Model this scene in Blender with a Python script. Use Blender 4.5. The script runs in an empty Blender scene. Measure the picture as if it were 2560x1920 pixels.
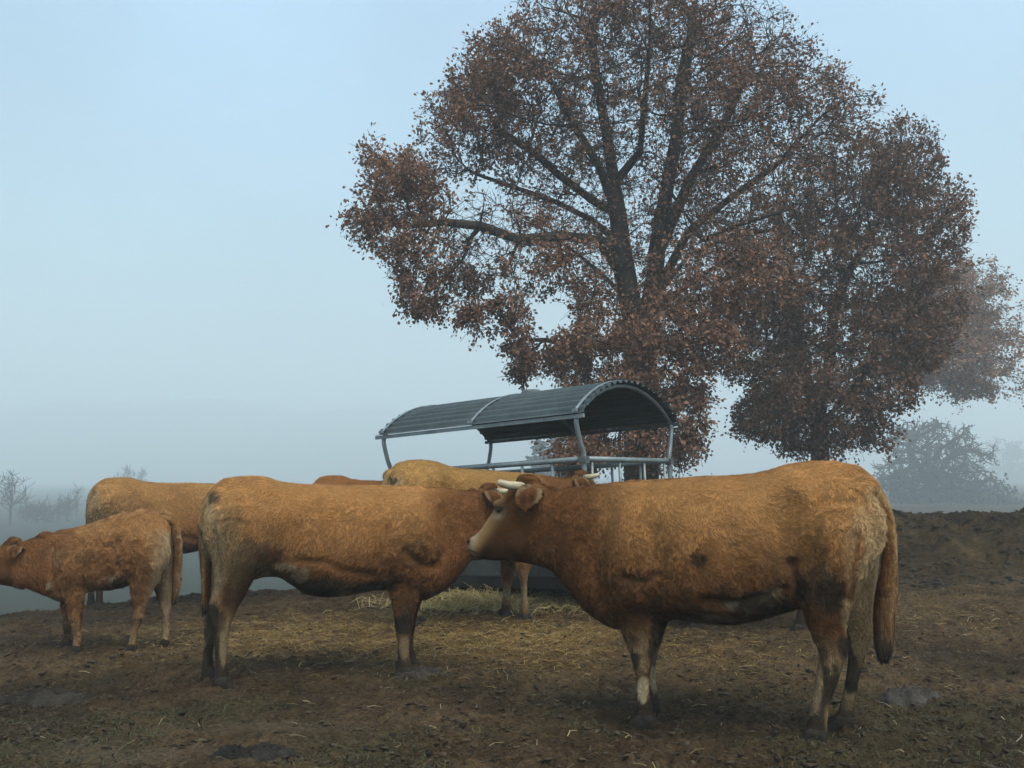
import bpy, math, numpy as np
from mathutils import Matrix, Vector

# ------------------------------------------------------------------ camera, world, sun, exposure
SC = bpy.context.scene
COL = SC.collection
F, CAMH, HZ = 2300.0, 1.4, 1185.0           # focal length in photo pixels, eye height, horizon row
PITCH = math.atan((HZ - 960) / F)
cd = bpy.data.cameras.new('camera'); cam = bpy.data.objects.new('camera', cd); COL.objects.link(cam)
cam.location = (0, 0, CAMH); cam.rotation_euler = (math.pi / 2 + PITCH, 0, 0)
cd.sensor_width = 36; cd.lens = 36 * F / 2560; cd.clip_start = 0.05; cd.clip_end = 3000
SC.camera = cam

SUN_EL, SUN_AZ = math.radians(62), math.radians(150)     # azimuth clockwise from +Y
w = bpy.data.worlds.new('World'); SC.world = w; w.use_nodes = True
nt = w.node_tree; bg = nt.nodes['Background']
sky = nt.nodes.new('ShaderNodeTexSky'); sky.sky_type = 'NISHITA'; sky.sun_disc = False
sky.sun_elevation = SUN_EL; sky.sun_rotation = SUN_AZ
sky.air_density = 1.0; sky.dust_density = 2.0; sky.ozone_density = 1.6
hsv = nt.nodes.new('ShaderNodeHueSaturation'); hsv.inputs['Saturation'].default_value = 0.92
gm = nt.nodes.new('ShaderNodeVectorMath'); gm.operation = 'MULTIPLY'; gm.inputs[1].default_value = (.93, 1.03, .91)   # the camera's cool white balance
nt.links.new(sky.outputs[0], hsv.inputs['Color']); nt.links.new(hsv.outputs[0], gm.inputs[0]); 
wt = nt.nodes.new('ShaderNodeTexCoord'); sx = nt.nodes.new('ShaderNodeSeparateXYZ'); nt.links.new(wt.outputs['Generated'], sx.inputs[0])
ov = nt.nodes.new('ShaderNodeMapRange'); ov.inputs[1].default_value = 0; ov.inputs[2].default_value = 1; ov.inputs[3].default_value = .42; ov.inputs[4].default_value = 2.6   # an overcast sky is brightest overhead
nt.links.new(sx.outputs[2], ov.inputs[0])
cn = nt.nodes.new('ShaderNodeTexNoise'); cn.inputs['Scale'].default_value = 2.2; cn.inputs['Detail'].default_value = 4; nt.links.new(wt.outputs['Generated'], cn.inputs['Vector'])
cr = nt.nodes.new('ShaderNodeMapRange'); cr.inputs[1].default_value = .3; cr.inputs[2].default_value = .7; cr.inputs[3].default_value = .82; cr.inputs[4].default_value = 1.18; nt.links.new(cn.outputs['Fac'], cr.inputs[0])
m1 = nt.nodes.new('ShaderNodeMath'); m1.operation = 'MULTIPLY'; nt.links.new(ov.outputs[0], m1.inputs[0]); nt.links.new(cr.outputs[0], m1.inputs[1])
vs = nt.nodes.new('ShaderNodeVectorMath'); vs.operation = 'SCALE'; nt.links.new(gm.outputs[0], vs.inputs[0]); nt.links.new(m1.outputs[0], vs.inputs['Scale']); nt.links.new(vs.outputs[0], bg.inputs[0])
bg.inputs[1].default_value = 0.15
sl = bpy.data.lights.new('sun', 'SUN'); sl.energy = 1.25; sl.angle = math.radians(40); sl.color = (1, 0.90, 0.74)
so = bpy.data.objects.new('sun', sl); COL.objects.link(so)
so.rotation_euler = (math.pi / 2 - SUN_EL, 0, math.pi - SUN_AZ)
SC.view_settings.view_transform = 'Standard'; SC.view_settings.look = 'None'
SC.view_settings.gamma = 1; SC.view_settings.exposure = 0.58
SC.cycles.max_bounces = 6; SC.cycles.diffuse_bounces = 3; SC.cycles.volume_bounces = 2
SC.cycles.transparent_max_bounces = 4; SC.cycles.use_denoising = True
SC.cycles.use_adaptive_sampling = True; SC.cycles.adaptive_threshold = 0.015
SC.cycles.caustics_reflective = False; SC.cycles.caustics_refractive = False

# ------------------------------------------------------------------ helpers
def ray(px, py):
    u, v = (px - 1280) / F, (960 - py) / F
    return np.array([u, math.cos(PITCH) - v * math.sin(PITCH), math.sin(PITCH) + v * math.cos(PITCH)])
def at(px, py, Y):                           # the point at distance Y seen at a photo pixel
    d = ray(px, py); return np.array([0, 0, CAMH]) + d * (Y / d[1])
def sstep(a, b, x):
    t = np.clip((np.asarray(x, float) - a) / (b - a), 0, 1); return t * t * (3 - 2 * t)
def mix(a, b, t): return np.asarray(a) * (1 - t) + np.asarray(b) * t

def _hash(i, j, k, s):
    h = (i * 374761393 + j * 668265263 + k * 2147483647 + s * 1274126177) & 0xFFFFFFFF
    h = ((h ^ (h >> 13)) * 1274126177) & 0xFFFFFFFF
    h = ((h ^ (h >> 16)) * 2246822519) & 0xFFFFFFFF
    return ((h ^ (h >> 15)) & 0xFFFFFF) / float(0xFFFFFF)
def vnoise(P, f=1.0, seed=0):                # value noise in -1..1 for an (n,3) array
    Q = np.asarray(P, float) * f + 1000.37
    I = np.floor(Q).astype(np.int64); t = Q - I; t = t * t * (3 - 2 * t)
    r = 0
    for a in (0, 1):
        for b in (0, 1):
            for c in (0, 1):
                wgt = (t[:, 0] if a else 1 - t[:, 0]) * (t[:, 1] if b else 1 - t[:, 1]) * (t[:, 2] if c else 1 - t[:, 2])
                r = r + wgt * _hash(I[:, 0] + a, I[:, 1] + b, I[:, 2] + c, seed)
    return r * 2 - 1
def fbm(P, f=1.0, seed=0, o=4, g=0.5):
    r, a, s = 0, 1.0, 0
    for k in range(o):
        r = r + a * vnoise(P, f * 2.03 ** k, seed + 17 * k); s += a; a *= g
    return r / s

class MB:                                    # collects geometry for ONE mesh object
    def __init__(s): s.v = []; s.f = []; s.n = 0
    def add(s, V, Fs):
        V = np.asarray(V, float).reshape(-1, 3); s.v.append(V)
        s.f += [tuple(int(i) + s.n for i in f) for f in Fs]; s.n += len(V)
    def verts(s): return np.concatenate(s.v)
    def box(s, c, sx, sy, sz, R=None):
        V = np.array([[x, y, z] for x in (-.5, .5) for y in (-.5, .5) for z in (-.5, .5)]) * [sx, sy, sz]
        if R is not None: V = V @ np.asarray(R).T
        s.add(V + np.asarray(c), [(0, 1, 3, 2), (4, 6, 7, 5), (0, 4, 5, 1), (2, 3, 7, 6), (0, 2, 6, 4), (1, 5, 7, 3)])
    def tube(s, pts, rad, n=8, caps=True):
        pts = np.asarray(pts, float); rad = np.broadcast_to(np.asarray(rad, float), (len(pts),))
        T = np.gradient(pts, axis=0); T /= np.linalg.norm(T, axis=1)[:, None] + 1e-12
        up = np.array([0, 0, 1.0]) if abs(T[0, 2]) < 0.9 else np.array([1.0, 0, 0])
        V = []; a = np.arange(n) * 2 * math.pi / n
        for p, t, r in zip(pts, T, rad):
            x = np.cross(up, t); x /= np.linalg.norm(x) + 1e-12; y = np.cross(t, x); up = y
            V.append(p + r * (np.cos(a)[:, None] * x + np.sin(a)[:, None] * y))
        m = len(pts)
        Fs = [(i * n + j, i * n + (j + 1) % n, (i + 1) * n + (j + 1) % n, (i + 1) * n + j) for i in range(m - 1) for j in range(n)]
        if caps: Fs += [tuple(range(n))[::-1], tuple((m - 1) * n + j for j in range(n))]
        s.add(np.concatenate(V), Fs)
    def build(s, name, mat, parent=None, smooth=False):
        return mesh_obj(name, s.verts(), s.f, mat, parent, smooth)

def link(o, parent=None):
    COL.objects.link(o)
    if parent is not None: o.parent = parent
    return o
def mesh_obj(name, V, Fs, mat, parent=None, smooth=False):
    me = bpy.data.meshes.new(name); me.from_pydata(np.asarray(V).tolist(), [], Fs); me.update()
    if mat: me.materials.append(mat)
    if smooth: me.shade_smooth()
    return link(bpy.data.objects.new(name, me), parent)
def fast_mesh(name, V, loops, counts, mat, parent=None, attrs=None, smooth=False):
    me = bpy.data.meshes.new(name); V = np.ascontiguousarray(V, np.float32)
    counts = np.asarray(counts, np.int32); loops = np.asarray(loops, np.int32)
    me.vertices.add(len(V)); me.vertices.foreach_set('co', V.ravel())
    me.loops.add(len(loops)); me.loops.foreach_set('vertex_index', loops)
    me.polygons.add(len(counts)); me.polygons.foreach_set('loop_start', np.concatenate([[0], np.cumsum(counts)[:-1]]).astype(np.int32))
    me.update(calc_edges=True); me.validate()
    for k, (typ, arr) in (attrs or {}).items(): put_attr(me, k, typ, arr)
    if mat: me.materials.append(mat)
    if smooth: me.shade_smooth()
    return link(bpy.data.objects.new(name, me), parent)
def put_attr(me, name, typ, arr):
    a = me.attributes.new(name, typ, 'POINT'); arr = np.asarray(arr, np.float32)
    if typ == 'FLOAT_COLOR':
        if arr.shape[1] == 3: arr = np.concatenate([arr, np.ones((len(arr), 1), np.float32)], 1)
        a.data.foreach_set('color', arr.ravel())
    elif typ == 'FLOAT_VECTOR': a.data.foreach_set('vector', arr.ravel())
    else: a.data.foreach_set('value', arr.ravel())
def empty(name, loc, rz=0):
    o = bpy.data.objects.new(name, None); o.location = loc; o.rotation_euler = (0, 0, rz); o.empty_display_size = 0.2
    return link(o)
def tag(o, label=None, cat=None, group=None, kind=None):
    for k, v in (('label', label), ('category', cat), ('group', group), ('kind', kind)):
        if v: o[k] = v
    return o

def mat(name, color=None, attr=None, rough=0.8, metal=0.0, spec=0.3, noise=None, bump=None, bn=False, sheen=0, trans=0):
    """Principled material; colour or colour attribute, noise = [(scale, dark factor, light factor)], bump = [(scale, strength, distance)]."""
    m = bpy.data.materials.new(name); m.use_nodes = True; N = m.node_tree.nodes; L = m.node_tree.links; b = N['Principled BSDF']
    b.inputs['Roughness'].default_value = rough; b.inputs['Metallic'].default_value = metal
    b.inputs['Specular IOR Level'].default_value = spec; b.inputs['Sheen Weight'].default_value = sheen
    tc = N.new('ShaderNodeTexCoord')
    if attr:
        a = N.new('ShaderNodeAttribute'); a.attribute_name = attr; c = a.outputs['Color']
    else:
        r = N.new('ShaderNodeRGB'); r.outputs[0].default_value = (*color, 1); c = r.outputs[0]
    for sc, lo, hi in (noise or []):
        n = N.new('ShaderNodeTexNoise'); n.inputs['Scale'].default_value = sc; n.inputs['Detail'].default_value = 5
        n.inputs['Roughness'].default_value = 0.6; L.new(tc.outputs['Object'], n.inputs['Vector'])
        mr = N.new('ShaderNodeMapRange'); mr.inputs[1].default_value = 0.3; mr.inputs[2].default_value = 0.7
        mr.inputs[3].default_value = lo; mr.inputs[4].default_value = hi; L.new(n.outputs['Fac'], mr.inputs[0])
        mx = N.new('ShaderNodeVectorMath'); mx.operation = 'SCALE'; L.new(c, mx.inputs[0]); L.new(mr.outputs[0], mx.inputs['Scale']); c = mx.outputs[0]
    L.new(c, b.inputs['Base Color'])
    nrm = None
    if bn:                                    # strands shade with the skin's own normal, bent a little by their own
        a = N.new('ShaderNodeAttribute'); a.attribute_name = 'skin_normal'
        vt = N.new('ShaderNodeVectorTransform'); vt.vector_type = 'NORMAL'; vt.convert_from = 'OBJECT'; vt.convert_to = 'WORLD'
        L.new(a.outputs['Vector'], vt.inputs[0]); nrm = vt.outputs[0]
    for sc, st, di in (bump or []):
        n = N.new('ShaderNodeTexNoise'); n.inputs['Scale'].default_value = sc; n.inputs['Detail'].default_value = 6
        L.new(tc.outputs['Object'], n.inputs['Vector'])
        bp = N.new('ShaderNodeBump'); bp.inputs['Strength'].default_value = st; bp.inputs['Distance'].default_value = di
        L.new(n.outputs['Fac'], bp.inputs['Height'])
        if nrm: L.new(nrm, bp.inputs['Normal'])
        nrm = bp.outputs[0]
    if nrm: L.new(nrm, b.inputs['Normal'])
    if trans:                                 # thin leaves let some light through
        t = N.new('ShaderNodeBsdfTranslucent'); L.new(c, t.inputs[0]); ms = N.new('ShaderNodeMixShader'); ms.inputs[0].default_value = trans
        L.new(b.outputs[0], ms.inputs[1]); L.new(t.outputs[0], ms.inputs[2]); L.new(ms.outputs[0], N['Material Output'].inputs[0])
    return m

# ------------------------------------------------------------------ ground
def edge_y(x):                                # where the yard's level top ends and the slope to the valley starts
    return np.interp(x, [-40, -9, -5.2, -3.6, -2.2, 0, 3, 5, 40], [6.5, 7.6, 9.3, 10.9, 11.6, 13.5, 16.5, 17.2, 18])
def base_h(x, y):
    x = np.asarray(x, float); y = np.asarray(y, float)
    d = np.maximum(y - edge_y(x), 0)
    z = -4.6 * (1 - np.exp(-(d / 7.5) ** 1.25)) * (1 - .72 * sstep(2, 6, x)) - 2.0 * sstep(25, 90, y)
    z = z + .62 * sstep(11.8, 15.0, y + 0.25 * (x - 7)) * sstep(3.2, 6.2, x) * (1 - 0.9 * sstep(16.5, 24, y))
    z = z + (100 + 9 * np.sin(x * .010) + 5 * np.sin(x * .031 + 1)) * sstep(820, 1250, y) * sstep(60, -60, x - .05 * y)   # the far side of the valley rises
    z = z - 2.5 * sstep(9, 16, -x) * (1 - sstep(9, 30, y))
    return z
def mound_noise(x, y):
    P = np.stack([x, y, 0 * x], 1)
    m = sstep(11.3, 13.5, y + 0.35 * (x - 7)) * sstep(3.2, 6.0, x) * (1 - sstep(18, 22, y))
    return m * (0.20 * fbm(P, 0.9, 5, 4) + 0.20 * fbm(P, 2.6, 6, 3) + .10 * fbm(P, 7, 9, 2))
def hoof_pits(x, y, cell, seed, r0):
    i, j = np.floor(x / cell).astype(np.int64), np.floor(y / cell).astype(np.int64); h = np.zeros(len(x))
    for a in (-1, 0, 1):
        for b in (-1, 0, 1):
            k = _hash(i + a, j + b, 0 * i, seed); u = _hash(i + a, j + b, 0 * i + 1, seed); v = _hash(i + a, j + b, 0 * i + 2, seed)
            cx, cy = (i + a + u) * cell, (j + b + v) * cell; an = k * 40
            dx, dy = (x - cx) * np.cos(an) + (y - cy) * np.sin(an), (y - cy) * np.cos(an) - (x - cx) * np.sin(an)
            d = np.hypot(dx, dy * 1.35) / (r0 * (.7 + .6 * v))
            h += np.where(k > .45, -np.exp(-d ** 4) + .45 * np.exp(-((d - 1.35) / .35) ** 2), 0)
    return h
def fine_h(x, y):
    P = np.stack([x, y, 0 * x], 1)
    near = 1 - sstep(20, 40, y)
    a = 0.035 * fbm(P, 1.1, 1, 3) + 0.042 * fbm(P, 4.5, 2, 3, 0.6)
    r = 1 - np.abs(vnoise(P, 9.0, 3)); a = a + 0.020 * (r * r - 0.5)
    r = np.abs(vnoise(P + 0.03 * vnoise(P, 30, 8)[:, None], 17.0, 4)); a = a + 0.028 * r
    a = a + 0.014 * vnoise(P, 42.0, 7)
    a = a + 0.034 * hoof_pits(x, y, .34, 50, .065) * np.clip(.75 + .8 * fbm(P, .8, 51, 2), 0, 1.2)
    smooth = np.exp(-(((x + 1.9) / 0.55) ** 2 + ((y - 4.75) / 0.16) ** 2))          # trodden flat, drier
    smooth = np.maximum(smooth, 0.8 * np.exp(-(((x + 1.3) / 0.5) ** 2 + ((y - 5.25) / 0.12) ** 2)))
    return near * (a * (1 - 0.8 * smooth)), smooth
def gh(x, y):
    x = np.atleast_1d(np.asarray(x, float)); y = np.atleast_1d(np.asarray(y, float))
    return base_h(x, y) + mound_noise(x, y) + fine_h(x, y)[0]

def build_ground():
    s = np.concatenate([-np.geomspace(75, 0.85, 26), np.linspace(-0.82, 0.82, 760), np.geomspace(0.85, 75, 26)])
    ys = np.concatenate([np.linspace(-28, 2.6, 12), 2.9 * (19 / 2.9) ** np.linspace(0, 1, 430), np.geomspace(19.6, 1390, 90)])
    S, Y = np.meshgrid(s, ys); X = S * np.maximum(np.minimum(Y + 1.5, 24) + np.maximum(Y - 60, 0) * .12, 4.0)
    X = np.clip(X, -1400, 1400)
    x, y = X.ravel(), Y.ravel()
    fh, smooth = fine_h(x, y); z = base_h(x, y) + mound_noise(x, y) + fh
    nx, ny = len(s), len(ys)
    i = np.arange(nx * ny).reshape(ny, nx)
    q = np.stack([i[:-1, :-1], i[:-1, 1:], i[1:, 1:], i[1:, :-1]], -1).reshape(-1, 4)
    P = np.stack([x, y, 0 * x], 1)
    # soil colours: wet mud, dry trodden earth, trampled straw, green film of weeds
    a = fbm(P, 0.7, 21, 4)[:, None]; b = fbm(P, 6, 22, 4)[:, None]; c3 = fbm(P, 2.2, 26, 4)[:, None]
    col = mix([0.064, 0.043, 0.024], [0.105, 0.073, 0.041], sstep(-.35, .45, a + 0.6 * b))
    col = col * (0.72 + 0.5 * sstep(-.5, .5, c3))
    col = col * (1 + .65 * fbm(P, 15, 29, 3)[:, None] + .42 * fbm(P, 38, 30, 2)[:, None]) * (.66 + .56 * sstep(-.03, .03, fh))[:, None]   # shade painted into the hollows, by height
    st = straw_density(x, y)[:, None]
    col = mix(col, [0.31, 0.195, 0.064], np.clip(st * (0.55 + 0.8 * b), 0, 0.85))
    gr = sstep(-0.05, 0.45, fbm(P, 1.6, 24, 4) + 0.55 * sstep(-1.2, -3.2, x) * sstep(5.6, 4.6, y) + 0.12)[:, None] * sstep(7.5, 5, y)[:, None]
    gr = np.maximum(gr, 0.6 * (sstep(-.1, .4, fbm(P, 0.9, 25, 3)) * sstep(13, 15, y) * sstep(3, 5, x) * sstep(30, 20, y))[:, None])
    col = mix(col, [0.062, 0.058, 0.030], 0.45 * gr)
    col = mix(col, [0.135, 0.108, 0.076], (0.85 * smooth * sstep(-.6, .2, fbm(P, 5, 28, 3)))[:, None])
    col = mix(col, [0.044, 0.034, 0.024], (0.6 * sstep(0.0, 0.4, fbm(P, 0.8, 27, 3) - 0.1))[:, None])
    col = mix(col, col * [.74, .74, .66], (sstep(11.5, 13, y + .25 * (x - 7)) * sstep(3.5, 5.5, x))[:, None])      # the bank is darker earth
    col = mix(col, [0.036, 0.042, 0.026], (sstep(0.5, 3.5, y - edge_y(x)) * (1 - sstep(3, 5, x)))[:, None])   # grass valley
    col = col * SOIL
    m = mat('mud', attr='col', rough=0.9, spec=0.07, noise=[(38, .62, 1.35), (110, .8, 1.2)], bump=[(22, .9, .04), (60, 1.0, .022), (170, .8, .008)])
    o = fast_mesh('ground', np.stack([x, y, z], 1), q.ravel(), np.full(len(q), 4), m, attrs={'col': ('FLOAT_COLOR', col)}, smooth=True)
    tag(o, kind='structure')

SOIL = np.array([.62, .57, .51])
def straw_density(x, y):
    x = np.asarray(x, float); y = np.asarray(y, float)
    e = lambda cx, cy, rx, ry: np.exp(-(((x - cx) / rx) ** 2 + ((y - cy) / ry) ** 2) ** 1.3)
    d = 1.0 * e(-0.8, 8.2, 1.9, 1.25) + 0.42 * e(0.9, 7.4, 1.5, 1.1) + 0.35 * e(-2.4, 7.9, 1.0, 1.0) + 0.22 * e(4.6, 9.6, 2.6, 2.0)
    P = np.stack([x, y, 0 * x], -1).reshape(-1, 3)
    n = 0.75 + 0.9 * fbm(P, 1.7, 31, 3).reshape(x.shape)
    return np.clip(d * np.clip(n, 0.1, 1.4), 0, 1)

def strands_on_ground(rng, x, y, ln, wd, lift, col, z0=None):
    n = len(x); a = rng.uniform(0, 2 * math.pi, n)
    d = np.stack([np.cos(a), np.sin(a), rng.normal(0, lift, n)], 1); d /= np.linalg.norm(d, axis=1)[:, None]
    sd = np.stack([-np.sin(a), np.cos(a), rng.normal(0, .25, n)], 1)
    z = (gh(x, y) if z0 is None else z0) + 0.004
    p = np.stack([x, y, z + np.abs(d[:, 2]) * ln * 0.5 * rng.uniform(0.3, 1.2, n)], 1)
    bend = rng.normal(0, .12, (n, 1)) * ln[:, None] * sd; bend[:, 2] += 0.08 * ln
    A, B, C = p - d * ln[:, None] / 2, p + bend, p + d * ln[:, None] / 2
    ww = sd * wd[:, None] / 2
    V = np.stack([A - ww, A + ww, B - ww, B + ww, C - ww, C + ww], 1).reshape(-1, 3)
    base = np.arange(n)[:, None] * 6
    q = (base[:, :, None] + np.array([[0, 1, 3, 2], [2, 3, 5, 4]])[None]).reshape(-1)
    return V, q, np.repeat(col, 6, axis=0)

def build_straw():
    rng = np.random.default_rng(7)
    m = mat('straw', attr='col', rough=0.7, spec=0.12)
    # golden bedding straw in the middle of the yard
    x = rng.uniform(-4.5, 7, 120000); y = rng.uniform(5.4, 11.5, 120000)
    k = rng.uniform(0, 1, len(x)) < straw_density(x, y) ** 1.3 * 0.95; x, y = x[k], y[k]; n = len(x)
    c = mix([0.34, 0.225, 0.078], [0.12, 0.078, 0.030], rng.uniform(0, 1, (n, 1)) ** 0.7) * rng.uniform(.7, 1.25, (n, 1))
    V1 = strands_on_ground(rng, x, y, rng.uniform(.04, .14, n), rng.uniform(.0020, .0042, n), .10, c)
    # old trodden stalks over the whole yard
    x = rng.uniform(-7, 9, 90000); y = 3.6 + 13 * rng.uniform(0, 1, 90000) ** 1.3; k = (np.abs(x) < 0.7 * y + 0.6); x, y = x[k], y[k]; n = len(x)
    c = mix([0.055, 0.037, 0.019], [0.11, 0.078, 0.042], rng.uniform(0, 1, (n, 1)) ** 2) * rng.uniform(.6, 1.2, (n, 1))
    V2 = strands_on_ground(rng, x, y, rng.uniform(.015, .06, n), rng.uniform(.002, .0045, n), .2, c)
    # pale loose stalks
    x = rng.uniform(-5, 6.5, 420); y = rng.uniform(4.2, 9.5, 420); n = 420
    c = mix([0.33, 0.25, 0.12], [0.22, 0.18, 0.12], rng.uniform(0, 1, (n, 1)))
    V3 = strands_on_ground(rng, x, y, rng.uniform(.04, .13, n), rng.uniform(.003, .005, n), .18, c)
    V = np.concatenate([v[0] for v in (V1, V2, V3)]); off = np.cumsum([0, len(V1[0]), len(V2[0])])
    q = np.concatenate([v[1] + o for v, o in zip((V1, V2, V3), off)]); C = np.concatenate([v[2] for v in (V1, V2, V3)])
    tag(fast_mesh('straw', V, q, np.full(len(q) // 4, 4), m, attrs={'col': ('FLOAT_COLOR', C)}), 'trampled golden and brown straw strewn over the muddy yard', 'straw', kind='stuff')
    # green weeds pressed into the mud close by
    x = rng.uniform(-5, 5, 15000); y = rng.uniform(3.6, 6.6, 15000); P = np.stack([x, y, 0 * x], 1)
    k = (fbm(P, 1.6, 24, 4) + 0.55 * sstep(-1.2, -3.2, x) * sstep(5.6, 4.6, y)) > 0.12; x, y = x[k], y[k]; n = len(x)
    c = mix([0.032, 0.036, 0.014], [0.060, 0.060, 0.026], rng.uniform(0, 1, (n, 1))) * rng.uniform(.6, 1.2, (n, 1))
    V, q, C = strands_on_ground(rng, x, y, rng.uniform(.015, .045, n), rng.uniform(.003, .007, n), .6, c)
    tag(fast_mesh('grass', V, q, np.full(len(q) // 4, 4), m, attrs={'col': ('FLOAT_COLOR', C)}), 'sparse green weeds pressed into the mud', 'grass', kind='stuff')

OCT_V = np.array([[1, 0, 0], [0, 1, 0], [-1, 0, 0], [0, -1, 0], [0, 0, 1], [.7, .7, .45], [-.7, .7, .45], [-.7, -.7, .45], [.7, -.7, .45], [0, 0, -1]])
OCT_F = np.array([[0, 5, 8], [0, 1, 5], [1, 6, 5], [1, 2, 6], [2, 7, 6], [2, 3, 7], [3, 8, 7], [3, 0, 8], [5, 6, 4], [6, 7, 4], [7, 8, 4], [8, 5, 4]])
def clod_geo(rng, x, y, r, flat, col):
    n = len(x); D = OCT_V[None] * (1 + rng.normal(0, .22, (n, 10, 1))); a = rng.uniform(0, 6.28, n)
    c, s = np.cos(a)[:, None], np.sin(a)[:, None]; el = rng.uniform(.7, 2.4, (n, 1))
    X = (D[:, :, 0] * el * c - D[:, :, 1] * s); Yv = (D[:, :, 0] * el * s + D[:, :, 1] * c)
    V = np.stack([X * r[:, None] + x[:, None], Yv * r[:, None] + y[:, None], D[:, :, 2] * (r * flat)[:, None] + gh(x, y)[:, None]], -1)
    q = (np.arange(n)[:, None, None] * 10 + OCT_F[None]).reshape(-1)
    return V.reshape(-1, 3), q, np.repeat(col, 10, axis=0)
def build_clods():
    rng = np.random.default_rng(11); m = mat('clod', attr='col', rough=0.9, spec=0.07, noise=[(60, .7, 1.2)], bump=[(90, .6, .008)])
    x = rng.uniform(-7, 9, 120000); y = 3.6 + 13 * rng.uniform(0, 1, 120000) ** 1.6; k = (np.abs(x) < 0.7 * y + 0.6); x, y = x[k], y[k]
    P = np.stack([x, y, 0 * x], 1); k = rng.uniform(-.6, .9, len(x)) < fbm(P, 1.3, 41, 3) + .15; x, y = x[k], y[k]; n = len(x)
    _, sm = fine_h(x, y); k = rng.uniform(0, 1, n) > sm * 1.1; x, y = x[k], y[k]; n = len(x)
    r = 0.005 + 0.017 * rng.uniform(0, 1, n) ** 4
    c = mix([0.016, 0.012, 0.008], [0.075, 0.056, 0.037], rng.uniform(0, 1, (n, 1)))
    V, q, C = clod_geo(rng, x, y, r, rng.uniform(.25, .6, n), c)
    k = 9000; bx, by = rng.uniform(3.6, 10.5, k), rng.uniform(11.6, 16.6, k); kk = rng.uniform(0, 1, k) < .25 + .75 * sstep(-.2, .4, fbm(np.stack([bx, by, 0 * bx], 1), .9, 43, 3)); bx, by = bx[kk], by[kk]; k = len(bx)   # rough lumps on the bank
    V2, q2, C2 = clod_geo(rng, bx, by, .008 + .050 * rng.uniform(0, 1, k) ** 4, rng.uniform(.3, .7, k), mix([.022, .018, .012], [.048, .038, .025], rng.uniform(0, 1, (k, 1))))
    q = np.concatenate([q, q2 + len(V)]); V = np.concatenate([V, V2]); C = np.concatenate([C, C2])
    tag(fast_mesh('mud_clods', V, q, np.full(len(q) // 3, 3), m, attrs={'col': ('FLOAT_COLOR', C)}), 'loose clods and crumbs of mud scattered over the yard', 'mud', kind='stuff')

def dung(px, py, rx, ry, hgt, colr, label, seed, rot=0.0):
    rng = np.random.default_rng(seed)
    d = CAMH * F / (py - HZ); c = at(px, py, d); mb = MB()
    nr, na = 22, 72; V = []; 
    for i in range(nr + 1):
        t = i / nr
        for j in range(na):
            a = 2 * math.pi * j / na
            V.append([t * math.cos(a), t * math.sin(a), 0])
    V = np.array(V); P = V * [2.2, 2.2, 1]
    edge = 1 + 0.75 * fbm(np.stack([np.cos(np.arctan2(V[:, 1], V[:, 0])) * 1.7, np.sin(np.arctan2(V[:, 1], V[:, 0])) * 1.7, 0 * V[:, 0]], 1), 1.4, seed, 3)
    t = np.hypot(V[:, 0], V[:, 1])
    z = hgt * (1 - t ** 2.5) * (0.75 + 0.55 * fbm(P, 1.6, seed, 4)) + 0.25 * hgt * np.sin(V[:, 0] * 9 + 3 * vnoise(P, 1.5, seed + 3)) * (1 - t) + 0.75 * hgt * fbm(P, 6, seed + 5, 4) * (1 - t ** 3) - 0.03 * t ** 4
    X = V[:, 0] * rx * edge; Yv = V[:, 1] * ry * edge
    wx = c[0] + X * math.cos(rot) - Yv * math.sin(rot); wy = c[1] + X * math.sin(rot) + Yv * math.cos(rot)
    W = np.stack([wx - c[0], wy - c[1], z + gh(wx, wy) * (t > .6) + gh(c[0:1], c[1:2])[0] * (t <= .6) * 1.0 + 0.012 * (1 - t)], 1)
    Fs = [(i * na + j, (i + 1) * na + j, (i + 1) * na + (j + 1) % na, i * na + (j + 1) % na) for i in range(nr) for j in range(na)]
    colr = tuple(np.array(colr) * [.36, .32, .265])
    m = mat('dung', color=colr, rough=0.8, spec=0.12, noise=[(9, .35, 1.45), (60, .75, 1.2)], bump=[(45, .8, .02), (150, .5, .008)])
    o = mesh_obj('cow_pat', W, Fs, m, None, True); o.location = (c[0], c[1], 0)
    tag(o, label, 'cow pat', 'cow pats lying on the mud')

# ------------------------------------------------------------------ cattle
M_BODY = mat('hide', attr='col', rough=0.85, spec=0.06, bump=[(55, .35, .01)])
M_COAT = mat('hair', attr='col', rough=0.6, spec=0.08, bn=True)
M_HORN = mat('horn', color=(.42, .34, .22), rough=.45, spec=.4, noise=[(25, .7, 1.15), (90, .85, 1.1)], bump=[(70, .4, .004)])
M_EYE = mat('eye', color=(.012, .008, .006), rough=.3, spec=.25)
M_HOOF = mat('hoof', color=(.020, .016, .012), rough=.85, spec=.1, noise=[(30, .6, 1.6)], bump=[(60, .7, .01)])

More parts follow.
